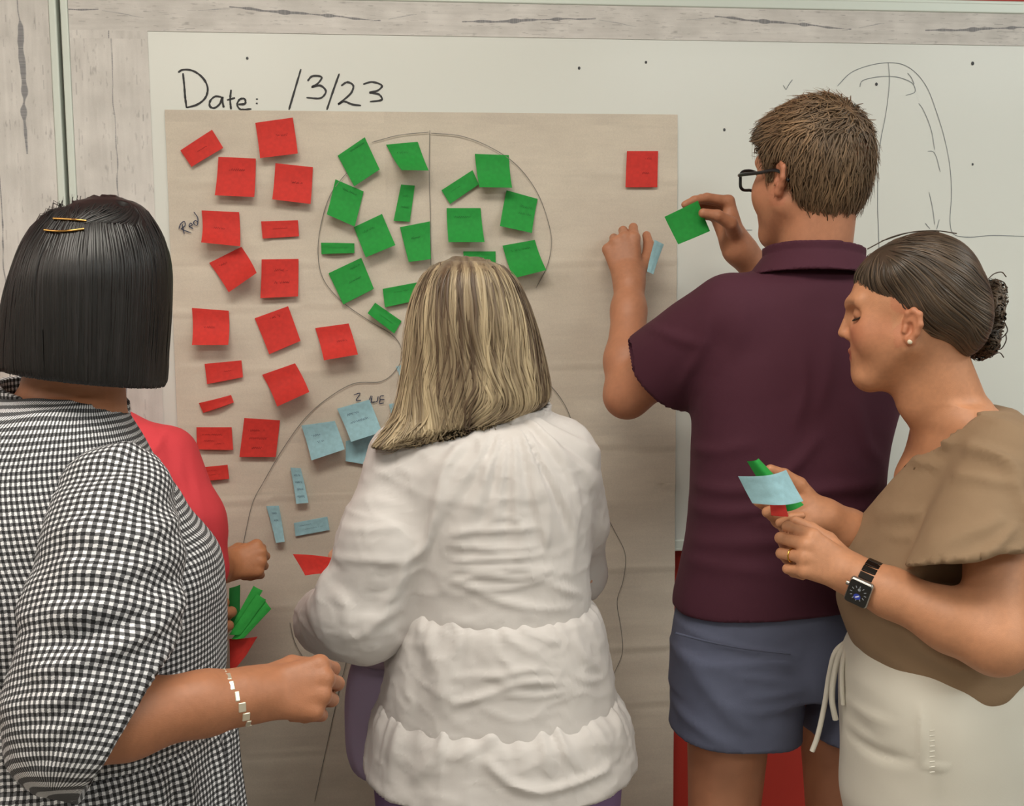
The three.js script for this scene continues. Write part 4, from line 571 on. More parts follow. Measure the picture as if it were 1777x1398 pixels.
// ---------------------------------------------------------------- the woman in the tan linen top
{
  const T = 0.66, woman = thing('person', 'woman in a tan linen top and white trousers looking down at notes', 'person');
  const hd = head(at(1577, 548, T), V(-0.11, 1, -0.06), V(-0.86, -0.12, -0.5), 0.93, { nose: 0.1025, ear: -0.016 });
  const sN = at(1732, 850, 0.77), eN = at(1728, 1112, 0.855), wN = at(1484, 1000, 0.74), sF = at(1690, 790, 0.56), eF = at(1590, 985, 0.57), wF = at(1432, 897, 0.595);
  const handN = hand({ w: wN, Y: V(-0.86, 0.46, -0.12), Z: V(0.12, 0.3, 1), side: 'L', scale: 0.92, curls: [[0.7, 1.25, 0.5], [0.85, 1.35, 0.6], [0.95, 1.35, 0.6], [1.05, 1.35, 0.6]], spread: [0.1, 0.02, -0.06, -0.14], thumb: [[0.5, 0.75, -0.5], [0.25, 0.9, -0.45], [0.05, 0.95, -0.3]] });
  const handF = hand({ w: wF, Y: V(-0.96, 0.1, 0.05), Z: V(0, -0.62, -0.78), side: 'R', scale: 0.92, curls: [[0.55, 1.1, 0.6], [0.65, 1.25, 0.7], [0.75, 1.3, 0.7], [0.85, 1.3, 0.7]], thumb: [[0.6, 0.75, -0.4], [0.35, 0.9, -0.3], [0.2, 0.95, -0.2]] });
  const neck = union(0.03, cap(at(1655, 742, T), at(1612, 610, T), 0.058, 0.05), cap(at(1600, 690, T + 0.0), at(1585, 640, T), 0.036, 0.036));
  const trunkF = trunk(T, [[700, 1590, 1720, 0.075], [722, 1579, 1750, 0.095], [750, 1576, 1770, 0.11], [790, 1566, 1785, 0.118], [830, 1548, 1795, 0.118], [870, 1548, 1800, 0.115], [950, 1545, 1805, 0.11], [1000, 1530, 1790, 0.105], [1130, 1525, 1745, 0.105], [1300, 1525, 1720, 0.11]], 2.1);
  const hipL = at(1650, 1250, T + 0.05), hipR = at(1650, 1250, T - 0.05), ftL = V(hipL.x, 0, T + 0.1), ftR = V(hipR.x + 0.02, 0, T - 0.1);
  const col = tone(0xc48a66, hd, { blush: 0xb9634c, blushAmount: 0.5, brow: 0x5a3a28, browAmount: 0.45, lips: 0xa04a40 });
  bodyMesh(woman, { hd, neck, arms: [{ s: sN, e: eN, w: wN, hnd: handN, r: [0.045, 0.043, 0.041, 0.032, 0.026] }, { s: sF, e: eF, w: wF, hnd: handF, r: [0.045, 0.04, 0.038, 0.03, 0.025] }], trunkF, legs: lower(hipL, hipR, ftL, ftR, 0.072), colour: col, chest: 0.0075, fine: 0.0022 });

  // blousy top with a wide V neck and short dolman sleeves
  const topF = trunk(T, [[706, 1600, 1760, 0.087], [725, 1582, 1785, 0.109], [755, 1566, 1830, 0.131], [800, 1545, 1850, 0.144], [850, 1516, 1858, 0.150], [900, 1492, 1864, 0.152], [950, 1468, 1866, 0.152], [1000, 1453, 1866, 0.152], [1050, 1449, 1866, 0.152], [1095, 1462, 1862, 0.150], [1150, 1480, 1856, 0.150], [1260, 1500, 1850, 0.150]], 2.2), hemPts = [[1440, 1080], [1462, 1097], [1494, 1145], [1540, 1195], [1590, 1232], [1640, 1250], [1690, 1250], [1740, 1230], [1785, 1190], [1840, 1150]].map(([x, y]) => at(x, y, T + 0.14)), hemY = hermite(hemPts.map((p) => p.x), hemPts.map((p) => p.y));
  const slA = at(1742, 802, 0.775), slB = at(1686, 1010, 0.835), slD = slB.clone().sub(slA).normalize(), slF = cap(slA, slB.clone().addScaledVector(slD, 0.06), 0.062, 0.094);
  const sl2A = at(1690, 800, 0.56), sl2B = at(1630, 960, 0.575), sl2D = sl2B.clone().sub(sl2A).normalize();
  const hemN = half(at(1660, 974, 0.895), V(0.13, -1, 0.28)), veeN = at(1655, 704, T + 0.12).sub(at(1512, 864, T + 0.02)).cross(at(1566, 797, T + 0.11).sub(at(1512, 864, T + 0.02))), vee = half(at(1512, 864, T + 0.02), veeN.multiplyScalar(Math.sign(veeN.y))), inner = cap(slA, slB.clone().addScaledVector(slD, 0.12), 0.05, 0.088);
  const foldTop = foldField(T + 0.17, [
    [[[1640, 735], [1600, 790], [1560, 850], [1530, 920]], 0.005, 0.008], [[[1665, 760], [1640, 820], [1600, 880], [1570, 960]], 0.006, 0.012], [[[1700, 770], [1740, 800], [1777, 850]], 0.005, 0.01], [[[1640, 800], [1700, 790], [1760, 800]], 0.004, 0.008], [[[1620, 850], [1680, 830], [1740, 835]], 0.004, 0.008], [[[1600, 950], [1640, 920], [1700, 890]], 0.005, 0.008], [[[1620, 965], [1680, 930], [1720, 900]], 0.004, 0.006],
    [[[1740, 820], [1755, 900], [1765, 970]], 0.005, 0.01], [[[1700, 950], [1740, 940], [1777, 960]], 0.004, 0.008], [[[1520, 900], [1510, 960], [1500, 1040]], 0.006, 0.014], [[[1560, 1010], [1620, 1120], [1700, 1180]], 0.005, 0.02], [[[1490, 1060], [1550, 1140], [1620, 1200]], 0.005, 0.016], [[[1640, 1150], [1690, 1170], [1740, 1160]], 0.005, 0.012], [[[1680, 720], [1720, 725], [1777, 740]], 0.003, 0.006], [[[1660, 712], [1650, 735], [1625, 765], [1570, 820], [1520, 850]], 0.003, 0.004], [[[1500, 940], [1560, 900], [1600, 890]], 0.004, 0.012]]);
  const shirt = (x, y, z) => {
    let d = smax(topF(x, y, z), (hemY(x) - y) * 0.75, 0.025); d = smin(d, Math.max(slF(x, y, z), hemN(x, y, z)), 0.03); d = smin(d, Math.max(cap(sl2A, sl2B, 0.07, 0.08)(x, y, z), half(sl2B, sl2D)(x, y, z)), 0.03);
    d = smax(d, -smax(inner(x, y, z), 0.9 * (y - at(1660, 940, 0.835).y), 0.01), 0.003); d = smax(d, vee(x, y, z), 0.004); if (vee(x, y, z) > -0.03) d = smax(d, -(trunkF(x, y, z) - 0.0025), 0.001); return smax(d, -cap(at(1640, 728, T), at(1600, 600, T), 0.07, 0.08)(x, y, z), 0.004);
  };
  const linen = cloth(0x93795e, { sheen: 0.25, bump: 0.00036 });
  const ax = topF.axis(topF.y0 + 0.2);
  mesh('linen_top', skin(shirt, V(at(1430, 900, T).x, topF.y0 - 0.02, T - 0.22), V(ax[0] + 0.26, topF.y1 + 0.03, 1.0), 0.0055, { disp: (x, y, z, a, b, c) => 1.6 * foldTop(x, y, c) + 0.003 * fbm(x * 12 + y * 6, y * 12, z * 12, 3) }), linen, woman);

  // trousers, drawstring
  const tr = trunk(T, [[1060, 1500, 1830, 0.126], [1120, 1466, 1810, 0.135], [1160, 1454, 1795, 0.144], [1200, 1452, 1778, 0.149], [1260, 1453, 1778, 0.149], [1320, 1455, 1772, 0.146], [1398, 1455, 1762, 0.142], [1600, 1500, 1740, 0.135]], 2.3);
  const legsT = [[hipL, ftL], [hipR, ftR]].map(([h, f]) => cap(V(h.x, tr.y0 + 0.05, h.z), V(f.x, 0.16, f.z), 0.105, 0.085));
  const foldTr = foldField(T + 0.16, [[[[1620, 1240], [1621, 1290], [1620, 1342]], 0.004, 0.0035], [[[1520, 1365], [1560, 1358], [1600, 1345]], -0.005, 0.009], [[[1530, 1310], [1555, 1320], [1570, 1326]], -0.003, 0.008], [[[1540, 1295], [1580, 1290]], 0.003, 0.008], [[[1625, 1345], [1655, 1344]], 0.003, 0.003], [[[1470, 1150], [1500, 1220], [1560, 1240]], 0.002, 0.012], [[[1480, 1130], [1475, 1180]], 0.003, 0.005], [[[1500, 1145], [1492, 1190]], 0.003, 0.005], [[[1520, 1170], [1512, 1205]], 0.003, 0.005]]);
  const trousersF = (x, y, z) => smax(smin(tr(x, y, z), smin(legsT[0](x, y, z), legsT[1](x, y, z), 0.01), 0.03), 0.12 - y, 0.004);
  const cotton = cloth(0xd9d4c8, { bump: 0.00018 });
  const trMesh = mesh('trousers', skin(trousersF, V(at(1430, 1200, T).x, 0.1, T - 0.24), V(at(1880, 1200, T).x, tr.y1 + 0.02, T + 0.24), 0.0065, { disp: (x, y, z, a, b, c) => 1.3 * foldTr(x, y, c) + 0.002 * fbm(x * 10, y * 10, z * 10, 3) }), cotton, woman);
  const zf = T - 0.085, rib = (pts, r) => { const g = tube(pts.map(([x, y, dz = 0]) => at(x, y, zf + dz)), r, 40, 7); const p = g.attributes.position; return g; };
  mesh('drawstring', rib([[1470, 1112, 0.02], [1450, 1130, 0.03], [1440, 1165, 0.03], [1432, 1215, 0.03], [1424, 1255, 0.03], [1417, 1282, 0.03], [1409, 1303, 0.03]], 0.0042), cotton, woman);
  mesh('drawstring', rib([[1470, 1112, 0.02], [1455, 1140, 0.04], [1446, 1180, 0.05], [1444, 1215, 0.05], [1450, 1248, 0.05]], 0.0046), cotton, woman);
  mesh('drawstring', rib([[1472, 1112, 0.03], [1462, 1150, 0.06], [1461, 1190, 0.065], [1463, 1222, 0.065]], 0.0038), cotton, woman);
  const stitches = []; for (let i = 0; i < 9; i++) { const p = at(1613, 1268 + i * 9, T + 0.149); stitches.push(cap); const g = tube([p, p.clone().add(V(0.007, 0.001, 0.001))], 0.0011, 4, 6); mesh('stitch', g, cotton, woman); }
  shoe(woman, ftL, V(-1, 0, -0.1), mat(0x8a6a4a, 0.6), mat(0x3a3430, 0.8)); shoe(woman, ftR, V(-1, 0, -0.1), mat(0x8a6a4a, 0.6), mat(0x3a3430, 0.8));

  // hair gathered in a loose low bun
  const lineY = hermite([-0.13, -0.088, -0.046, -0.02, -0.004, 0.0236, 0.0462, 0.0814, 0.12], [-0.085, -0.083, -0.074, -0.05, -0.005, 0.0, 0.026, 0.053, 0.062]), earHole = ell(hd.P(0.084, -0.018, -0.004), 0.03, 0.03, 0.018, hd.B), massF = union(0.03, pe(1604, 503, T, 112, 103, 0.094), pe(1655, 552, T, 72, 73, 0.086), pe(1536, 470, T, 64, 34, 0.066, -0.75));
  const vol = (x, y, z) => { const [u, v, w] = hd.local(x, y, z); return smax(smax(massF(x, y, z), (lineY(w) - v) * 0.6, 0.006), -earHole(x, y, z), 0.005); };
  const bun = union(0.015, pe(1712, 548, T, 26, 40, 0.04), pe(1700, 592, T, 34, 32, 0.042), pe(1724, 510, T, 16, 24, 0.025));
  const volAll = union(0.012, vol, bun), [hl, hh] = around([at(1450, 390, T), at(1770, 660, T)], 0.13);
  const baseHair = skin(volAll, V(hl.x, hl.y + 0.1, T - 0.13), V(hh.x, hh.y - 0.1, T + 0.13), 0.004, { safe: 2.2, disp: () => -0.0012 });
  const bunC = at(1706, 570, T + 0.01), hairC = (r, t, own) => { const k = 0.35 + 0.75 * own[0] * own[0] + 0.35 * noise(r.x * 50, r.y * 50, r.z * 50); return [0.098 * k + 0.012, 0.065 * k + 0.0085, 0.041 * k + 0.006]; };
  const strandsA = growHair({ vol, roots: pick(baseHair, 4200, 8, (p) => vol(p.x, p.y, p.z) < 0.004), seed: 9, length: 0.13, step: 0.008, width: 0.0012, under: 0.0022, top: 0.002, wave: 0.12, waveF: 40, flow: (p) => { const d = bunC.clone().sub(p), l = d.length(); d.divideScalar(l); const q = at(1560, 500, T); d.y -= 0.0 + 0.55 * sstep(0.1, 0.24, l); return d; }, stop: (p) => p.distanceTo(bunC) < 0.02, colour: hairC });
  const strandsB = growHair({ vol: bun, roots: pick(baseHair, 700, 18, (p) => bun(p.x, p.y, p.z) < 0.004), seed: 19, length: 0.09, step: 0.006, width: 0.0015, under: 0.004, top: 0.006, wave: 0.5, waveF: 60, flow: (p, t, own) => { const d = p.clone().sub(bunC); return V(-d.y, d.x, (own[1] - 0.5) * 0.06); }, colour: hairC });
  const wisps = []; reseed(44);
  for (const [a, b, c, d] of [[[1710, 490], [1725, 475], [1738, 472], [1746, 480]], [[1715, 500], [1728, 486], [1742, 490], [1747, 500]], [[1722, 505], [1736, 498], [1744, 505], [1735, 512]], [[1718, 590], [1738, 586], [1748, 575], [1744, 560]], [[1715, 600], [1735, 606], [1746, 590], [1745, 578]], [[1530, 418], [1580, 403], [1620, 400], [1660, 405]], [[1505, 432], [1545, 412], [1590, 402], [1630, 402]], [[1700, 610], [1715, 618], [1735, 612], [1742, 620]], [[1716, 530], [1730, 520], [1742, 526], [1738, 540]], [[1712, 545], [1728, 548], [1738, 540], [1734, 528]]])
    wisps.push(plain(tube([a, b, c, d].map(([x, y]) => at(x, y, T + 0.02 * (rnd() - 0.5))), 0.0009, 20, 5), [0.06, 0.04, 0.026]));
  const hr = mesh('hair', mergeGeometries([plain(baseHair, [0.06, 0.041, 0.027]), plain(strandsA), plain(strandsB), ...wisps]), hairMat(0.45), woman); tag(hr, 'dark brown hair in a loose low bun');
  mesh('earring', new THREE.SphereGeometry(0.0042, 16, 12).translate(...hd.P(0.0825, -0.037, -0.004).toArray()), mat(0xe8dcc4, 0.25), woman);

  mesh('eyelash', tube([hd.P(0.02, 0.0065, 0.0775), hd.P(0.031, 0.0035, 0.0815), hd.P(0.042, 0.0055, 0.0735), hd.P(0.047, 0.0085, 0.066)], 0.0011, 20, 6), mat(0x33231a, 0.7), woman);
  // ring and watch
  const rj = handN.joints[2], rc = rj[0].clone().lerp(rj[1], 0.55), rd = rj[1].clone().sub(rj[0]).normalize();
  const rg = new THREE.TorusGeometry(0.0092, 0.0012, 8, 28); rg.applyQuaternion(new THREE.Quaternion().setFromUnitVectors(V(0, 0, 1), rd)); rg.translate(rc.x, rc.y, rc.z);
  mesh('ring', rg, mat(0xd8b25a, 0.25, { metalness: 1 }), woman);
  const wa = thing('wrist_watch', 'square black smart watch with dark link strap on the wrist', 'watch');
  const wc = wN.clone().lerp(eN, 0.09), wd = eN.clone().sub(wN).normalize(), Bw = basis(V(0.42, 0.88, 0.15).addScaledVector(wd, -V(0.42, 0.88, 0.15).dot(wd)), V(0, 0, 1)), steel = mat(0x2a2522, 0.25, { metalness: 0.8 });
  const face = V(-0.1, -0.35, 1).addScaledVector(wd, -V(-0.1, -0.35, 1).dot(wd)).normalize(), sideW = wd.clone().cross(face).normalize(), rW = 0.0315;
  for (let i = 0; i < 18; i++) { const a = i / 18 * Math.PI * 2; if (Math.cos(a) > 0.86) continue; const d = face.clone().multiplyScalar(Math.cos(a)).addScaledVector(sideW, Math.sin(a)), m4 = new THREE.Matrix4().makeBasis(wd, d.clone().cross(wd).normalize().multiplyScalar(1), d).setPosition(wc.clone().addScaledVector(d, rW)); mesh('strap_link', new RoundedBoxGeometry(0.02, 0.0095, 0.003, 2, 0.001).applyMatrix4(m4), steel, wa); }
  const m4 = new THREE.Matrix4().makeBasis(wd, face.clone().cross(wd).normalize(), face).setPosition(wc.clone().addScaledVector(face, rW + 0.004));
  mesh('case', new RoundedBoxGeometry(0.034, 0.04, 0.0105, 4, 0.005).applyMatrix4(m4), mat(0xb8b4ae, 0.25, { metalness: 0.9 }), wa);
  const dial = canvasTexture(256, 300, (g) => { g.fillStyle = '#07090c'; g.fillRect(0, 0, 256, 300); g.translate(128, 150); g.strokeStyle = '#9aa0a8'; for (let i = 0; i < 12; i++) { g.save(); g.rotate(i * Math.PI / 6); g.lineWidth = 9; g.beginPath(); g.moveTo(0, -98); g.lineTo(0, -70); g.stroke(); g.restore(); } g.fillStyle = '#2a3fae'; g.beginPath(); g.ellipse(0, 45, 42, 38, 0, 0, 7); g.fill(); g.strokeStyle = '#e8ecff'; g.lineWidth = 16; g.beginPath(); g.moveTo(-16, 60); g.lineTo(20, 28); g.stroke(); g.fillStyle = '#8d949c'; g.beginPath(); g.arc(0, -48, 18, 0, 7); g.fill(); });
  const scr = new THREE.ShapeGeometry((() => { const s = new THREE.Shape(), w = 0.0152, h = 0.018, r = 0.005; s.moveTo(-w + r, -h); s.lineTo(w - r, -h); s.quadraticCurveTo(w, -h, w, -h + r); s.lineTo(w, h - r); s.quadraticCurveTo(w, h, w - r, h); s.lineTo(-w + r, h); s.quadraticCurveTo(-w, h, -w, h - r); s.lineTo(-w, -h + r); s.quadraticCurveTo(-w, -h, -w + r, -h); return s; })());
  for (let i = 0, p = scr.attributes.position, u = scr.attributes.uv; i < p.count; i++) u.setXY(i, p.getX(i) / 0.0304 + 0.5, p.getY(i) / 0.036 + 0.5);
  mesh('screen', scr.translate(0, 0, 0.0056).applyMatrix4(m4), new THREE.MeshPhysicalMaterial({ map: dial, roughness: 0.15, clearcoat: 0.6, side: THREE.DoubleSide }), wa);
  mesh('crown', new THREE.CylinderGeometry(0.0032, 0.0032, 0.004, 16).rotateZ(Math.PI / 2).translate(-0.0185, 0.006, 0).applyMatrix4(m4), mat(0xb8b4ae, 0.25, { metalness: 0.9 }), wa);

  // the notes she sorts
  const G = 'notes held in hands';
  tag(mesh('sticky_note', noteGeometry([[1296, 800], [1316, 795], [1392, 874], [1350, 888]], 0.705, 0.006, 0.008), NOTE.green), 'green note rolled up behind the pale blue one she holds', 'sticky note', G);
  tag(mesh('sticky_note', noteGeometry([[1281, 826], [1364, 815], [1392, 868], [1304, 872]], 0.73, 0.004, 0.02), NOTE.blue), 'pale blue note held open by the woman in tan', 'sticky note', G);
  tag(mesh('sticky_note', noteGeometry([[1335, 866], [1362, 872], [1368, 896], [1338, 894]], 0.72, 0.0, 0.002), NOTE.red), 'red note corner showing between the hands of the woman in tan', 'sticky note', G);
}
// ---------------------------------------------------------------- the blonde woman in the white tiered blouse
{
  const T = 0.5, woman = thing('person', 'woman with long blonde hair in a white tiered blouse', 'person');
  const hd = head(at(812, 582, T - 0.01), V(0.03, 1, 0), V(-0.18, -0.12, -1), 0.98);
  const sL = at(715, 812, T), eL = at(628, 1075, 0.55), wL = at(590, 1010, 0.32), sR = at(968, 812, T), eR = at(1000, 985, 0.40), wR = at(950, 950, 0.22);
  const handLf = hand({ w: wL, Y: V(-0.15, 0.25, -1), Z: V(-0.9, 0.4, 0), side: 'L', scale: 0.92, curls: [[0.5, 0.9, 0.5], [0.7, 1, 0.6], [0.9, 1, 0.6], [1, 1, 0.6]] });
  const handRt = hand({ w: wR, Y: V(-0.2, 0.3, -1), Z: V(0.9, 0.4, 0), side: 'R', scale: 0.92, curls: [[0.5, 0.9, 0.5], [0.7, 1, 0.6], [0.9, 1, 0.6], [1, 1, 0.6]] });
  const neck = cap(at(830, 745, T), hd.P(0, -0.04, -0.03), 0.055, 0.05);
  const trunkF = trunk(T, [[735, 780, 945, 0.06], [790, 720, 990, 0.09], [900, 720, 1000, 0.1], [1050, 720, 1000, 0.1], [1250, 690, 1030, 0.12], [1330, 690, 1030, 0.12]]);
  const hipL = at(780, 1300, T), hipR = at(950, 1300, T), ftL = V(hipL.x, 0, T), ftR = V(hipR.x, 0, T);
  bodyMesh(woman, { hd, neck, arms: [{ s: sL, e: eL, w: wL, hnd: handLf, r: [0.045, 0.04, 0.038, 0.03, 0.025] }, { s: sR, e: eR, w: wR, hnd: handRt, r: [0.045, 0.04, 0.038, 0.03, 0.025] }], trunkF, legs: lower(hipL, hipR, ftL, ftR, 0.085), colour: tone(0xcf9c80, hd), fine: 0.006 });

  const white = cloth(0xd3cdca, { sheen: 0.25, bump: 0.00015 });
  const tierA = trunk(T, [[716, 850, 945, 0.055], [724, 810, 952, 0.066], [740, 748, 978, 0.092], [768, 694, 1004, 0.115], [820, 672, 1024, 0.13], [880, 680, 1028, 0.134], [940, 694, 1022, 0.135], [1000, 698, 1020, 0.136], [1050, 700, 1022, 0.137], [1072, 704, 1018, 0.136]], 2.2);
  const tierB = trunk(T, [[1036, 702, 1010, 0.128], [1058, 688, 1034, 0.146], [1100, 678, 1049, 0.154], [1160, 667, 1058, 0.158], [1215, 660, 1064, 0.16], [1242, 660, 1066, 0.155]], 2.2);
  const tierC = trunk(T, [[1205, 660, 1060, 0.152], [1232, 646, 1082, 0.17], [1280, 637, 1095, 0.177], [1330, 628, 1104, 0.183], [1372, 620, 1111, 0.187], [1396, 618, 1113, 0.188]], 2.2);
  const slL = union(0.03, cap(at(712, 800, T), at(672, 940, 0.54), 0.066, 0.07), cap(at(672, 940, 0.54), at(640, 1050, 0.53), 0.07, 0.075), cap(at(628, 1068, 0.52), at(566, 1078, 0.40), 0.074, 0.055));
  const slR = union(0.03, cap(at(975, 800, T), at(1003, 900, 0.46), 0.058, 0.044), cap(at(1003, 900, 0.46), at(996, 990, 0.38), 0.044, 0.05), cap(at(996, 990, 0.38), at(960, 960, 0.26), 0.05, 0.035));
  const ncx = at(875, 718, T), gathers = (x, y, z) => { const a = Math.atan2(x - ncx.x, (ncx.y + 0.02) - y), r = Math.hypot(x - ncx.x, y - ncx.y); return (0.5 + 0.5 * Math.sin(a * 26 + 1.5 * noise(a * 6, 3, 1))) * (0.6 + 0.4 * noise(a * 9, 1, 2)) * sstep(0.015, 0.045, r) * (1 - sstep(0.09, 0.26, r)); };
  const foldA = foldField(T + 0.13, [
    [[[800, 775], [770, 830], [760, 890], [735, 970]], 0.007, 0.008], [[[835, 770], [845, 830], [850, 880]], 0.004, 0.006], [[[905, 760], [920, 820], [935, 900], [950, 940]], 0.005, 0.008], [[[930, 740], [975, 800], [1000, 850], [1012, 900]], 0.006, 0.008], [[[890, 770], [890, 840], [895, 900]], 0.004, 0.006], [[[870, 770], [868, 850]], 0.003, 0.005],
    [[[785, 925], [860, 918], [930, 915]], 0.004, 0.005], [[[780, 945], [850, 950], [930, 948]], 0.0035, 0.005], [[[790, 975], [850, 968], [940, 962]], 0.004, 0.005], [[[785, 990], [870, 984], [950, 988]], 0.004, 0.005], [[[790, 1010], [840, 995], [900, 1000], [960, 992]], 0.004, 0.005], [[[800, 1016], [870, 1020], [940, 1006]], 0.003, 0.005], [[[815, 1018], [870, 1040], [920, 1052], [990, 1062]], 0.004, 0.006], [[[955, 1012], [985, 1030], [1015, 1044]], 0.005, 0.006], [[[945, 880], [950, 920], [945, 960]], 0.003, 0.006], [[[985, 870], [1000, 930], [1000, 990]], 0.004, 0.008]]);
  const foldB = foldField(T + 0.15, [[[[870, 1098], [900, 1120], [930, 1135]], 0.004, 0.006], [[[900, 1090], [940, 1110], [970, 1118]], 0.003, 0.005], [[[785, 1180], [830, 1170], [880, 1176]], 0.003, 0.006], [[[860, 1168], [920, 1160], [970, 1170]], 0.004, 0.006], [[[870, 1186], [930, 1180], [990, 1192]], 0.004, 0.006], [[[880, 1200], [940, 1206], [1000, 1200]], 0.003, 0.005], [[[1000, 1120], [1030, 1160], [1050, 1175]], 0.005, 0.008], [[[990, 1170], [1020, 1190], [1058, 1200]], 0.003, 0.005], [[[790, 1222], [830, 1208], [880, 1190]], 0.005, 0.006], [[[720, 1080], [760, 1160], [770, 1220]], 0.007, 0.016], [[[775, 1075], [800, 1110], [780, 1150]], 0.004, 0.008], [[[860, 1130], [890, 1160]], 0.003, 0.006]]);
  const foldC = foldField(T + 0.17, [[[[805, 1250], [770, 1300], [720, 1370]], 0.007, 0.01], [[[900, 1262], [850, 1290], [785, 1318]], 0.006, 0.008], [[[845, 1320], [880, 1352], [930, 1368], [1000, 1360], [1060, 1348]], 0.008, 0.007], [[[960, 1255], [980, 1300], [1010, 1340]], 0.005, 0.008], [[[1000, 1250], [1040, 1290], [1080, 1340]], 0.005, 0.008], [[[700, 1240], [690, 1300], [680, 1380]], 0.005, 0.01], [[[1060, 1220], [1085, 1270], [1095, 1330]], 0.005, 0.008], [[[940, 1265], [945, 1310], [955, 1350]], 0.004, 0.007]]);
  const ruffle = (f, y1, amp, fall) => (x, y, z) => { const q = f.axis(y), a = Math.atan2((x - q[0]) / q[2], (z - q[1]) / q[3]), d = Math.max(0, y1 - y); return amp * (Math.sin(a * 34 + 2.5 * noise(a * 7, 2, y * 6)) * Math.exp(-d / fall) + 0.9 * Math.sin(a * 11 + 2 * noise(a * 3, 5, y * 3)) * sstep(0, 0.1, d)); };
  const rB = ruffle(tierB, tierB.y1, 0.002, 0.03), rC = ruffle(tierC, tierC.y1, 0.0026, 0.035), ridge = (n) => (1 - Math.abs(n)) ** 3, wr = (x, y, z) => 0.003 * fbm(x * 11 + y * 5, y * 15, z * 11, 3) + 0.0023 * ridge(fbm(x * 9 - y * 7, y * 17 + x * 5, z * 9, 2) * 2.2) + 0.0013 * ridge(fbm(x * 24 + y * 10, y * 34, z * 24 + 9, 2) * 2.4);
  const neckHole = cap(at(880, 724, T - 0.0), at(850, 640, T), 0.05, 0.07);
  const hemC = (x, y, z) => at(620, 1372, T + 0.1).y - y - 0.02 * Math.cos(clamp((x - at(865, 1390, T).x) / 0.22, -1.4, 1.4) * 1.2) * (z > T ? 1 : 0.6);
  const bodyA = (x, y, z) => smax(smin(smin(tierA(x, y, z), slL(x, y, z), 0.03), slR(x, y, z), 0.03), -neckHole(x, y, z), 0.006);
  const foldS = foldField(0.63, [[[[612, 890], [650, 880], [700, 885]], 0.004, 0.008], [[[600, 930], [650, 925], [690, 920]], 0.004, 0.007], [[[575, 985], [640, 975], [700, 980]], 0.004, 0.007], [[[700, 980], [690, 1020], [660, 1060]], 0.007, 0.008], [[[760, 900], [740, 950], [710, 975]], 0.006, 0.007], [[[548, 1070], [556, 1040], [575, 1010]], 0.007, 0.007], [[[700, 1060], [660, 1080], [620, 1085]], 0.005, 0.01], [[[600, 1120], [640, 1100], [690, 1040]], 0.005, 0.01], [[[530, 1020], [525, 1060], [535, 1110]], 0.005, 0.008], [[[640, 850], [680, 830], [720, 830]], 0.004, 0.01], [[[575, 1040], [600, 1060], [600, 1100]], 0.004, 0.01]]);
  const bl = new THREE.Group(); bl.name = 'blouse'; woman.add(bl);
  const bx = (f, m = 0.06) => [V(at(600, 1300, T).x - m, f.y0 - 0.03, T - 0.26), V(at(1120, 1300, T).x + m, f.y1 + 0.03, T + 0.26)];
  mesh('bodice', skin(bodyA, V(at(480, 1100, 0.4).x, at(640, 1190, 0.5).y - 0.03, 0.2), V(at(1100, 800, T).x + 0.03, tierA.y1 + 0.03, T + 0.24), 0.0048, { disp: (x, y, z, a, b, c) => foldA(x, y, c) + foldS(x, y, c) + wr(x, y, z) + 0.0105 * gathers(x, y, z) * (x > at(690, 800, T).x ? 1 : 0.3) }), white, bl);
  mesh('tier', skin(tierB, ...bx(tierB), 0.0048, { disp: (x, y, z, a, b, c) => (foldB(x, y, c) + rB(x, y, z)) * sstep(-0.9, 0, 1 - Math.abs(b)) + wr(x, y, z) }), white, bl);
  mesh('tier', skin((x, y, z) => smax(tierC(x, y, z), hemC(x, y, z), 0.003), ...bx(tierC), 0.0048, { disp: (x, y, z, a, b, c) => foldC(x, y, c) + rC(x, y, z) * (Math.abs(b) > 0.8 ? 0.3 : 1) + wr(x, y, z) }), white, bl);
  // frilled stand collar
  const cc = at(878, 722, T - 0.002), collar = (x, y, z) => { const a = Math.atan2(x - cc.x, z - cc.z), r = Math.hypot(x - cc.x, z - cc.z), yy = y - cc.y - 0.004 + 0.12 * (z - cc.z) - 0.05 * (x - cc.x), R = 0.066 + 0.0018 * Math.sin(a * 24) * sstep(-0.01, 0.012, yy) + Math.max(0, yy) * 0.12; return Math.max(Math.abs(r - R) - 0.0032, Math.abs(yy) - 0.013); };
  mesh('collar', skin(collar, V(cc.x - 0.1, cc.y - 0.05, cc.z - 0.1), V(cc.x + 0.1, cc.y + 0.05, cc.z + 0.1), 0.0032, { safe: 3 }), white, bl);
  // blouse front, shade put into its colour, and purple trousers under the blouse
  const shadeLilac = cloth(0xa897b4, { bump: 0.00018 });
  const front = trunk(T - 0.11, [[1130, 612, 1000, 0.1], [1180, 600, 1000, 0.11], [1240, 597, 1010, 0.12], [1290, 601, 1010, 0.12], [1318, 612, 1010, 0.118]], 2.2);
  mesh('front_panel', skin(front, V(at(570, 1200, T).x - 0.05, front.y0 - 0.03, T - 0.28), V(at(1060, 1200, T).x, front.y1 + 0.03, T + 0.05), 0.006, { disp: (x, y, z) => 0.006 * fbm(x * 18, y * 5, z * 18, 3) }), shadeLilac, bl);
  const pants = [[hipL, ftL], [hipR, ftR]].map(([h, f]) => cap(V(h.x, h.y + 0.02, h.z), V(f.x, 0.16, f.z), 0.125, 0.09));
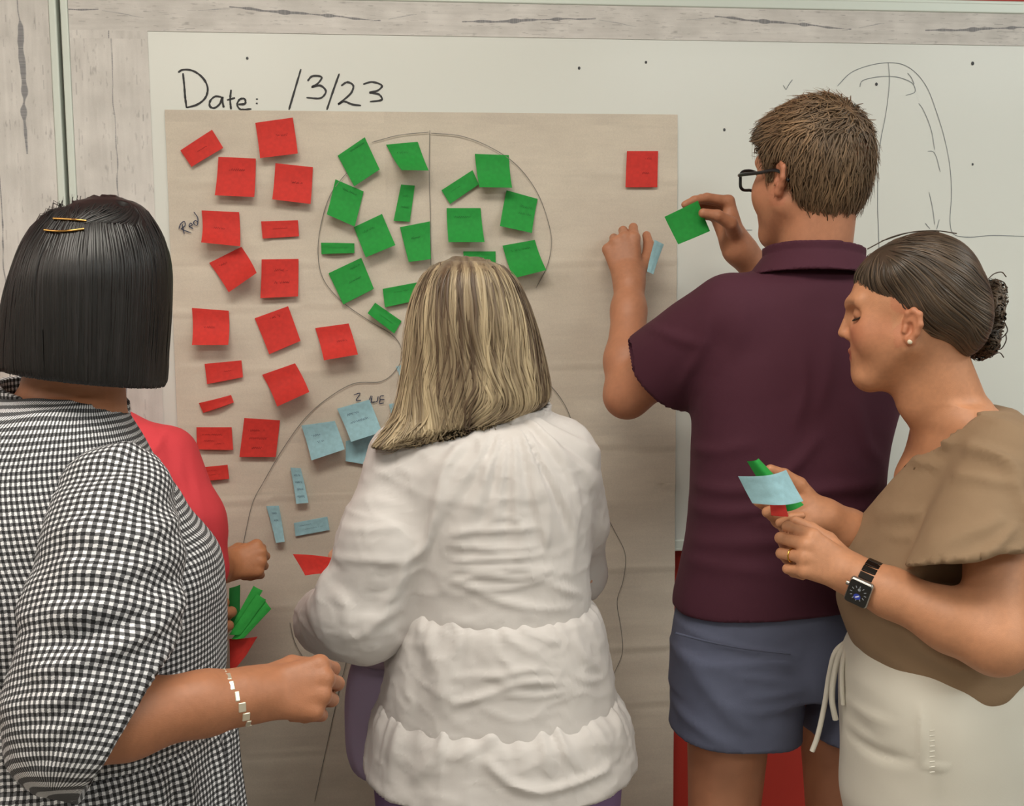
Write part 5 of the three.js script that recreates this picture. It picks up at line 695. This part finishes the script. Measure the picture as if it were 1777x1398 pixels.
  mesh('trousers', skin((x, y, z) => smax(smin(pants[0](x, y, z), pants[1](x, y, z), 0.02), 0.12 - y, 0.004), V(hipL.x - 0.2, 0.08, T - 0.2), V(hipR.x + 0.2, hipL.y + 0.18, T + 0.2), 0.012, { disp: (x, y, z) => 0.004 * fbm(x * 12, y * 12, z * 12, 2) }), cloth(0x7a6288), woman);
  shoe(woman, ftL, V(-0.1, 0, -1), mat(0xe4e0da, 0.6), mat(0xcac4ba, 0.8)); shoe(woman, ftR, V(0.1, 0, -1), mat(0xe4e0da, 0.6), mat(0xcac4ba, 0.8));

  // long blonde hair with darker roots
  const vol = trunk(T, [[443, 805, 811, 0.003], [445, 790, 828, 0.02], [449, 772, 846, 0.04], [457, 753, 868, 0.062], [474, 735, 888, 0.086], [510, 718, 908, 0.1], [560, 707, 926, 0.106], [605, 702, 938, 0.104], [645, 698, 947, 0.1, 0.004], [680, 693, 951, 0.094, 0.01], [702, 687, 944, 0.086, 0.015], [722, 680, 905, 0.074, 0.022], [742, 669, 840, 0.06, 0.032], [760, 658, 750, 0.04, 0.044], [772, 650, 690, 0.02, 0.056]], 2);
  const hb = skin(vol, V(at(640, 700, T).x, vol.y0 - 0.02, T - 0.16), V(at(970, 700, T).x, vol.y1 + 0.02, T + 0.16), 0.005, { disp: (x, y, z) => -0.0012 + 0.0012 * noise(x * 60, y * 8, z * 60) });
  const crown = at(806, 449, T + 0.01), tip = at(655, 775, T + 0.06);
  const hairCol = (r, t, own, p) => {
    const a = Math.atan2(p.x - crown.x, p.z - T + 0.02), lock = noise(a * 9 + p.y * 3, p.y * 4, 3) * 0.6 + noise(a * 26 + p.y * 8, p.y * 7, 9) * 0.5, d = crown.distanceTo(p), root = 1 - sstep(0.02, 0.09, d + 0.03 * noise(a * 14, 1, 1)), k = clamp(0.46 + 0.75 * lock + 0.45 * (own[0] - 0.5), 0, 1);
    const A = [0.1, 0.062, 0.036], Bc = [0.56, 0.44, 0.27], R = [0.14, 0.108, 0.08]; return [0, 1, 2].map((i) => lerp(lerp(A[i], Bc[i], k), R[i], root * 0.75));
  };
  const yB = at(800, 640, T).y, flow = (p, t, own) => { const d = p.clone().sub(crown), low = sstep(0.06, 0.2, crown.y - p.y), end = sstep(0, 0.1, yB - p.y), v = V(d.x * 1.2, -0.25 - Math.abs(d.y) * 3, d.z * 1.2 + 0.02).normalize(); v.add(V(d.x, 0, d.z + 0.002).normalize().multiplyScalar(1.6 * (1 - sstep(0.015, 0.07, d.length())))); v.x += low * (0.5 * Math.sin(p.y * 36 + own[0] * 1.8 + p.x * 34) + 0.2 * noise(p.x * 40, p.y * 22, own[1] * 2)) - end * (0.25 + 0.75 * sstep(tip.x + 0.08, tip.x + 0.26, p.x)); return v; };
  const st = growHair({ vol, roots: pick(hb, 5600, 4, (p) => p.y < crown.y - 0.009), seed: 31, length: 0.15, step: 0.009, width: 0.0017, under: 0.0016, top: 0.005, wave: 0.16, waveF: 45, flow, lift: (t, own) => own[1] > 0.85 ? 0.004 * t : 0, stop: (p) => p.y < vol.y0 - 0.004, colour: hairCol });
  // the loose ends that hang below the hair line
  const ends = growHair({ vol, roots: pick(hb, 420, 12, (p) => p.y < at(800, 690, T).y && p.z > T - 0.04), seed: 77, length: 0.05, step: 0.006, width: 0.0014, under: 0.003, top: 0.008, wave: 0.5, waveF: 60, flow: (p, t, own) => V(-0.5 + 0.9 * (own[1] - 0.4), -0.9, 0.25 * own[2]), lift: (t, own) => 0.008 * t * own[0], colour: hairCol });
  tag(mesh('hair', mergeGeometries([tinted(hb, hairCol), plain(st), plain(ends)]), hairMat(0.48), woman), 'long wavy blonde hair with darker roots');

  const G = 'notes held in hands';
  tag(mesh('sticky_note', noteGeometry([[508, 961], [580, 968], [576, 994], [530, 997]], 0.3, 0.004, -0.006), NOTE.red), 'red note bent in the hand of the blonde woman', 'sticky note', G);
  tag(mesh('sticky_note', noteGeometry([[552, 969], [590, 970], [590, 990], [562, 988]], 0.285, 0.0, 0.002), mat(0xf0efe8, 0.8)), 'white paper slip behind the bent red note', 'paper slip', G);
}
// ---------------------------------------------------------------- the woman in the gingham dress
{
  const T = 0.75, woman = thing('person', 'woman with a black bob in a black and white gingham dress', 'person');
  const hd = head(at(168, 512, T - 0.01), V(0, 1, 0), V(0.4, -0.1, -0.9), 0.92);
  const sN = at(200, 890, 0.85), eN = at(118, 1262, 1.0), wN = at(432, 1206, 0.93), sF = at(150, 800, 0.6), eF = at(225, 1130, 0.5), wF = at(293, 1120, 0.42);
  const handN = hand({ w: wN, Y: V(1, 0.04, -0.12), Z: V(-0.05, 0.5, 0.86), side: 'R', scale: 0.98, curls: [[1.15, 1.5, 0.8], [1.2, 1.55, 0.8], [1.25, 1.55, 0.8], [1.3, 1.5, 0.8]], thumb: [[0.35, 0.8, -0.5], [0.0, 0.85, -0.5], [-0.3, 0.75, -0.6]], spread: [0.04, 0.01, -0.02, -0.06] });
  const handF = hand({ w: wF, Y: V(0.9, 0.3, -0.1), Z: V(0.1, -0.4, -0.9), side: 'L', scale: 0.95, curls: [[0.9, 1.2, 0.6], [0.9, 1.3, 0.6], [1, 1.3, 0.6], [1, 1.3, 0.6]], thumb: [[0.5, 0.8, -0.4], [0.3, 0.9, -0.4], [0.2, 0.9, -0.4]] });
  const neck = union(0.02, cap(at(120, 720, T - 0.02), hd.P(0, -0.04, -0.03), 0.066, 0.056));
  const trunkF = trunk(T, [[690, 20, 205, 0.07], [760, -120, 235, 0.12], [900, -180, 300, 0.15], [1100, -170, 360, 0.16], [1398, -170, 370, 0.17]]);
  const hipL = at(0, 1398, T), hipR = at(210, 1398, T), ftL = V(hipL.x, 0, T - 0.03), ftR = V(hipR.x, 0, T + 0.03);
  bodyMesh(woman, { hd, neck, arms: [{ s: sN, e: eN, w: wN, hnd: handN, r: [0.048, 0.044, 0.044, 0.034, 0.029] }, { s: sF, e: eF, w: wF, hnd: handF, r: [0.05, 0.04, 0.038, 0.03, 0.025] }], trunkF, legs: lower(hipL, hipR, ftL, ftR, 0.085), colour: tone(0xa66e4e, hd), chest: 0.01, fine: 0.005 });

  // gingham: woven checks of 7.6 mm
  const ging = dataTexture(128, 128, (x, y) => { const a = (x + 3 * noise(y / 9, 1, 1)) % 64 < 32, b = (y + 3 * noise(x / 9, 2, 1)) % 64 < 32, th = 14 * (((x >> 1) + (y >> 1)) & 1) + 16 * (hash(x, y, 3) - 0.5); const v = a && b ? 24 : a || b ? 96 + th : 226; return [v + th * 0.3, v + th * 0.3, v + 3 + th * 0.3]; }, true);
  const CH = 0.0078, fabric = new THREE.MeshPhysicalMaterial({ color: 0xffffff, map: textureAt(ging, 1 / (2 * CH), 1 / (2 * CH)), roughness: 0.85, sheen: 0.2, sheenRoughness: 0.6, bumpMap: textureAt(weave, 55, 55), bumpScale: 0.0002, side: THREE.DoubleSide });
  const round = (n) => Math.round(n / (2 * CH)) * 2 * CH;
  const bod = trunk(T, [[684, 5, 196, 0.07], [700, -40, 212, 0.085], [722, -95, 230, 0.11], [760, -150, 252, 0.135], [800, -185, 272, 0.15], [860, -212, 314, 0.17], [920, -220, 352, 0.183], [965, -220, 384, 0.192], [1030, -215, 398, 0.198], [1100, -206, 401, 0.198], [1170, -200, 399, 0.197], [1240, -200, 401, 0.2], [1275, -198, 404, 0.2]], 2.1);
  const skirtF = trunk(T, [[1252, -200, 402, 0.198], [1280, -206, 412, 0.21], [1330, -212, 421, 0.218], [1400, -220, 429, 0.226], [1700, -250, 450, 0.25], [2000, -260, 455, 0.26]], 2.1);
  const nHole = union(0.02, cap(at(112, 684, T - 0.03), at(165, 600, T), 0.072, 0.085));
  const foldD = foldField(T + 0.18, [[[[330, 870], [320, 960], [305, 1040], [300, 1120]], 0.006, 0.012], [[[250, 790], [300, 860], [350, 930]], 0.004, 0.01], [[[395, 960], [360, 1010], [330, 1040]], 0.003, 0.012], [[[310, 1060], [350, 1090], [400, 1110]], 0.004, 0.012], [[[0, 745], [60, 735], [130, 715]], 0.004, 0.008]]);
  const wob = (x, y, z) => 0.005 * fbm(x * 8, y * 10, z * 8, 3) + 0.0015 * noise(x * 30, y * 30, z * 30);
  const cyl = (f, R) => ({ period: round(2 * Math.PI * R), uv: (x, y, z) => { const q = f.axis(y), a = Math.atan2(x - q[0], -(z - q[1])) / (2 * Math.PI) + 0.5; return [(1 - a) * round(2 * Math.PI * R), y]; } });
  const dress = new THREE.Group(); dress.name = 'dress'; woman.add(dress);
  mesh('bodice', skin((x, y, z) => smax(bod(x, y, z), -nHole(x, y, z), 0.005), V(at(-240, 1000, T).x - 0.02, bod.y0 - 0.02, T - 0.24), V(at(430, 1000, T).x + 0.02, bod.y1 + 0.03, T + 0.24), 0.0065, { ...cyl(bod, 0.215), disp: (x, y, z, a, b, c) => foldD(x, y, c) + wob(x, y, z) }), fabric, dress);
  mesh('skirt', skin(skirtF, V(at(-280, 1500, T).x - 0.08, skirtF.y0 - 0.02, T - 0.32), V(at(480, 1500, T).x + 0.08, skirtF.y1 + 0.03, T + 0.32), 0.009, { ...cyl(skirtF, 0.22), disp: (x, y, z) => { const q = skirtF.axis(y), a = Math.atan2((x - q[0]) / q[2], (z - q[1]) / q[3]); return wob(x, y, z) + 0.005 * Math.sin(a * 26 + 2 * noise(a * 4, 1, 1)) * sstep(0, 0.03, skirtF.y1 - y); } }), fabric, dress);
  // loose sleeve, turned back at the elbow
  const pts = [[at(205, 872, 0.86), 0.068], [at(192, 960, 0.90), 0.075], [at(174, 1090, 0.94), 0.08], [at(158, 1190, 0.965), 0.08], [at(146, 1248, 0.975), 0.08], [at(190, 1256, 0.97), 0.076], [at(262, 1240, 0.965), 0.066]];
  const openD = V(0.88, -0.3, 0.02).normalize(), openP = at(215, 1262, 0.97), slv = (x, y, z) => smax(chainS(x, y, z), half(openP, V(0.92, -0.55, 0))(x, y, z), 0.004), chainS = chain(pts, 0.03);
  const inner = cap(at(165, 1262, 0.985), at(330, 1215, 0.96), 0.058, 0.066);
  const armAxis = eN.clone().sub(sN).normalize(), sideA = V(0, 0, 1).cross(armAxis).normalize(), frontA = armAxis.clone().cross(sideA), pS = round(2 * Math.PI * 0.085);
  const foldSl = foldField(1.06, [[[[70, 1085], [150, 1078], [230, 1082], [280, 1100]], 0.008, 0.012], [[[60, 1130], [150, 1115], [240, 1090]], -0.006, 0.01], [[[80, 1015], [160, 1025], [260, 1010]], 0.007, 0.012], [[[50, 1180], [130, 1160], [250, 1120], [290, 1100]], 0.008, 0.012], [[[150, 1080], [210, 1075], [250, 1060]], -0.005, 0.008], [[[60, 1230], [160, 1200], [270, 1150]], 0.006, 0.012], [[[100, 900], [180, 880], [260, 900]], 0.004, 0.014], [[[90, 960], [180, 965], [280, 950]], 0.005, 0.014], [[[120, 840], [180, 810], [240, 820]], 0.005, 0.01], [[[70, 1280], [160, 1240], [260, 1180]], 0.005, 0.01]]);
  mesh('sleeve', skin((x, y, z) => smax(slv(x, y, z), -inner(x, y, z), 0.003), V(at(0, 1250, 1.0).x - 0.05, at(150, 1370, 1.0).y - 0.02, 0.72), V(at(360, 1000, 0.9).x, at(200, 690, 0.8).y, 1.12), 0.005, { period: pS, uv: (x, y, z) => { const q = V(x, y, z).sub(sN), a = Math.atan2(q.dot(sideA), -q.dot(frontA)) / (2 * Math.PI) + 0.5; return [a * pS, q.dot(armAxis)]; }, disp: (x, y, z, a, b, c) => 1.4 * foldSl(x, y, c) + 0.009 * fbm(x * 9, y * 22 - x * 8, z * 9, 3) }), fabric, dress);
  const s2 = chain([[at(130, 800, 0.62), 0.085], [at(240, 980, 0.55), 0.085], [at(290, 1090, 0.52), 0.07]], 0.03);
  mesh('sleeve', skin(s2, V(at(0, 900, 0.6).x, at(300, 1190, 0.5).y, 0.42), V(at(400, 900, 0.5).x, at(200, 700, 0.6).y, 0.74), 0.007, { uv: (x, y, z) => [x, y], disp: (x, y, z) => 0.005 * fbm(x * 14, y * 14, z * 14, 2) }), fabric, dress);
  const bandY = at(110, 686, T - 0.03), collarF = (x, y, z) => { const dx = x - bandY.x, dz = z - bandY.z, yy = y - bandY.y + 0.012 + 0.22 * dx + 0.1 * dz, r = Math.hypot(dx, dz * 1.05); return Math.max(Math.abs(r - 0.078 - Math.max(0, -yy) * 0.4) - 0.004, Math.abs(yy) - 0.017); };
  mesh('collar', skin(collarF, V(bandY.x - 0.14, bandY.y - 0.09, bandY.z - 0.14), V(bandY.x + 0.14, bandY.y + 0.08, bandY.z + 0.14), 0.0035, { safe: 3, uv: (x, y, z) => [Math.atan2(x - bandY.x, z - bandY.z) * 0.08, y] }), fabric, dress);
  shoe(woman, ftL, V(0.5, 0, -0.85), mat(0x222222, 0.6), mat(0x3a3430, 0.8)); shoe(woman, ftR, V(0.5, 0, -0.85), mat(0x222222, 0.6), mat(0x3a3430, 0.8));

  // black bob with a clipped-back section
  const vol = trunk(T, [[336, 180, 186, 0.003], [339, 160, 206, 0.014], [346, 132, 230, 0.028], [358, 101, 252, 0.046], [380, 70, 270, 0.07], [417, 43, 288, 0.094], [465, 24, 299, 0.112], [520, 8, 300, 0.115], [580, -2, 297, 0.114], [620, -6, 294, 0.112], [650, -6, 293, 0.108], [672, -2, 289, 0.1], [690, 10, 276, 0.088], [698, 25, 262, 0.078]], 2);
  const under = half(at(150, 671, T + 0.1), V(-0.15, -1, 0.03)), bob = (x, y, z) => smax(vol(x, y, z), under(x, y, z), 0.012);
  const hb = skin(bob, V(at(-30, 500, T).x, vol.y0 - 0.02, T - 0.15), V(at(320, 500, T).x, vol.y1 + 0.02, T + 0.15), 0.005, { disp: () => -0.0012 });
  const crown = at(186, 338, T + 0.0), clip = at(112, 392, T + 0.085);
  const hc = (r, t, own) => { const k = 0.4 + own[0] * own[0] * 1.4; return [0.0075 * k + 0.002, 0.0062 * k + 0.002, 0.0065 * k + 0.002]; };
  const st = growHair({ vol: bob, roots: pick(hb, 6800, 5, (p) => p.y < crown.y - 0.016), seed: 61, length: 0.16, step: 0.01, width: 0.0014, under: 0.0014, top: 0.0022, wave: 0.05, waveF: 30, flow: (p) => { const d = p.clone().sub(crown); const v = V(d.x * 1.1, -0.2 - Math.abs(d.y) * 4, d.z * 1.1).normalize(); v.add(V(d.x, 0, d.z + 0.002).normalize().multiplyScalar(1.6 * (1 - sstep(0.015, 0.07, d.length())))); const k = sstep(0.05, 0.0, Math.abs(p.y - clip.y)) * (p.z > T ? 1 : 0); if (p.x > clip.x && p.y > clip.y + 0.006 && p.z > T + 0.03) v.lerp(clip.clone().sub(p).normalize(), 0.75 * (1 - sstep(0.03, 0.14, p.x - clip.x))); return v; }, stop: (p) => under(p.x, p.y, p.z) > -0.002, colour: hc });
  tag(mesh('hair', mergeGeometries([plain(hb, [0.007, 0.006, 0.0062]), plain(st)]), hairMat(0.42), woman), 'sleek black bob');
  const gold = mat(0xd6a45c, 0.25, { metalness: 1 });
  const onHair = (px, py, off) => { let z = T + 0.14; const d = camera.position; for (let i = 0; i < 60; i++) { const p = at(px, py, z), v = bob(p.x, p.y, p.z); if (v < off) break; z -= 0.003; } return at(px, py, z); };
  for (const c of [[[93, 379], [112, 380], [130, 381], [150, 383]], [[77, 399], [100, 401], [122, 400], [146, 397]]]) tag(mesh('hair_grip', tube(c.map(([x, y]) => onHair(x, y, 0.004)), 0.0014, 24, 6), gold, woman), 'gold hair grip');

  // bracelet
  const bc = wN.clone().lerp(eN, 0.08), bd = eN.clone().sub(wN).normalize(), silver = mat(0xe8e0cc, 0.28, { metalness: 0.7 }), b1 = V(0, 0, 1).addScaledVector(bd, -bd.z).normalize(), b2 = bd.clone().cross(b1), tiltB = 0.012;
  const br = thing('bracelet', 'pale metal link bracelet on the wrist below the gingham sleeve', 'bracelet');
  for (let i = 0; i < 16; i++) { const a = i / 16 * Math.PI * 2, d = b1.clone().multiplyScalar(Math.cos(a)).addScaledVector(b2, Math.sin(a)), t = d.clone().cross(bd).normalize(), m4 = new THREE.Matrix4().makeBasis(bd, t, d).setPosition(bc.clone().addScaledVector(d, 0.0335).addScaledVector(bd, tiltB * Math.sin(a))); mesh('link', new RoundedBoxGeometry(i % 3 ? 0.006 : 0.009, 0.0115, 0.003, 2, 0.0013).applyMatrix4(m4), silver, br); }

  const G = 'notes held in hands', strips = [[[[398, 1020], [417, 1014], [416, 1076], [396, 1090]], 'dark green strip fanned in the hand behind the gingham dress'], [[[440, 1016], [456, 1024], [418, 1092], [398, 1092]], 'long bright green strip in the fan behind the gingham dress'], [[[459, 1040], [471, 1056], [424, 1106], [402, 1108]], 'shorter green strip lowest in the fan behind the gingham dress'], [[[446, 1030], [462, 1040], [418, 1100], [398, 1100]], 'middle green strip in the fan behind the gingham dress']];
  strips.forEach(([c, l], i) => tag(mesh('paper_strip', noteGeometry(c, 0.415 + i * 0.003, 0.002, 0.002), i === 0 ? noteMat(0x177a30) : noteMat(0x3fc653)), l, 'paper strip', G));
  tag(mesh('sticky_note', noteGeometry([[398, 1108], [447, 1104], [428, 1135], [400, 1168]], 0.41, 0.004, 0.004), NOTE.red), 'red note held under the fan of green strips', 'sticky note', G);
}
// ---------------------------------------------------------------- the person in the coral shirt, mostly hidden
{
  const T = 0.28, person = thing('person', 'person in a coral shirt, hidden behind the gingham dress', 'person');
  const hd = head(at(125, 592, T), V(0, 1, 0), V(0.1, -0.05, -1), 0.96);
  const sR = at(278, 800, T), eR = at(335, 985, 0.34), wR = at(378, 985, 0.2), sL = at(10, 800, T), eL = at(-30, 1000, 0.3), wL = at(60, 1010, 0.16);
  const fist = hand({ w: wR, Y: V(0.75, 0.12, -0.25), Z: V(-0.1, 0.4, 0.9), side: 'R', scale: 0.9, curls: [[1.2, 1.5, 0.8], [1.25, 1.5, 0.8], [1.3, 1.5, 0.8], [1.3, 1.5, 0.8]], thumb: [[0.35, 0.8, -0.5], [0.0, 0.85, -0.5], [-0.3, 0.75, -0.6]] }), other = hand({ w: wL, Y: V(0.6, 0.2, -0.7), Z: V(0.2, 0.9, 0.3), side: 'L', scale: 0.95, curls: [[0.4, 0.5, 0.3], [0.4, 0.5, 0.3], [0.5, 0.5, 0.3], [0.5, 0.5, 0.3]] });
  const trunkF = trunk(T, [[720, 80, 190, 0.05], [780, 20, 260, 0.08], [950, 20, 290, 0.09], [1200, 20, 290, 0.1]]);
  const hipL = at(90, 1230, T), hipR = at(240, 1230, T), ftL = V(hipL.x, 0, T), ftR = V(hipR.x, 0, T);
  bodyMesh(person, { hd, neck: cap(at(140, 745, T), hd.P(0, -0.04, -0.03), 0.055, 0.05), arms: [{ s: sR, e: eR, w: wR, hnd: fist }, { s: sL, e: eL, w: wL, hnd: other }], trunkF, legs: lower(hipL, hipR, ftL, ftR, 0.085), colour: tone(0xbd8058, hd), fine: 0.008 });
  const sh = trunk(T, [[706, 95, 205, 0.05], [722, 55, 232, 0.07], [745, 20, 270, 0.09], [780, -5, 300, 0.105], [850, -12, 322, 0.115], [930, -12, 328, 0.118], [1100, -10, 330, 0.12], [1260, -10, 330, 0.122]], 2.2), slv = union(0.03, cap(at(285, 800, T), at(330, 905, 0.32), 0.062, 0.053), cap(at(330, 905, 0.32), at(346, 985, 0.32), 0.053, 0.05)), slv2 = cap(sL, eL, 0.06, 0.05);
  const fold = foldField(T + 0.1, [[[[232, 740], [262, 775], [280, 830]], 0.004, 0.008], [[[275, 755], [262, 785], [240, 800]], 0.004, 0.006], [[[300, 790], [310, 850], [340, 900]], 0.004, 0.008], [[[318, 800], [340, 870], [365, 930]], 0.003, 0.006]]);
  const coral = cloth(0xe0454e, { sheen: 0.3 });
  mesh('shirt', skin((x, y, z) => smin(sh(x, y, z), smin(slv(x, y, z), slv2(x, y, z), 0), 0.03), V(eL.x - 0.1, sh.y0 - 0.02, T - 0.18), V(at(420, 900, T).x, sh.y1 + 0.03, T + 0.18), 0.007, { disp: (x, y, z, a, b, c) => fold(x, y, c) + 0.003 * fbm(x * 14, y * 14, z * 14, 3) }), coral, person);
  const tr = [[hipL, ftL], [hipR, ftR]].map(([h, f]) => cap(V(h.x, h.y, h.z), V(f.x, 0.16, f.z), 0.115, 0.09));
  mesh('trousers', skin((x, y, z) => smax(smin(tr[0](x, y, z), tr[1](x, y, z), 0.02), 0.12 - y, 0.004), V(hipL.x - 0.2, 0.08, T - 0.2), V(hipR.x + 0.2, hipL.y + 0.16, T + 0.2), 0.014), cloth(0x30343c), person);
  const vol = cut(0.01, union(0.02, ell(hd.P(0, 0.035, -0.02), 0.083, 0.092, 0.1, hd.B), ell(hd.P(0, -0.02, -0.05), 0.07, 0.06, 0.055, hd.B)), cap(hd.P(0.09, -0.04, 0.06), hd.P(-0.09, -0.04, 0.06), 0.07));
  const hb = skin(vol, ...around([hd.P(0.1, 0.13, 0.1), hd.P(-0.1, -0.1, -0.13)], 0.02), 0.006);
  const st = growHair({ vol, roots: pick(hb, 900, 5), seed: 81, length: 0.05, step: 0.008, width: 0.0022, flow: (p) => p.clone().sub(hd.P(0, 0.1, -0.05)).add(V(0, -0.1, 0)), colour: (r, t, own) => [0.05 + 0.03 * own[0], 0.035 + 0.02 * own[0], 0.022] });
  mesh('hair', mergeGeometries([plain(hb, [0.04, 0.028, 0.02]), plain(st)]), hairMat(), person);
  shoe(person, ftL, V(0, 0, -1), mat(0x30343c, 0.6), mat(0xd8d8d4, 0.7)); shoe(person, ftR, V(0, 0, -1), mat(0x30343c, 0.6), mat(0xd8d8d4, 0.7));
}
scene.traverse((o) => { if (o.isMesh) { o.castShadow = true; o.receiveShadow = true; } });
renderer.render(scene, camera);
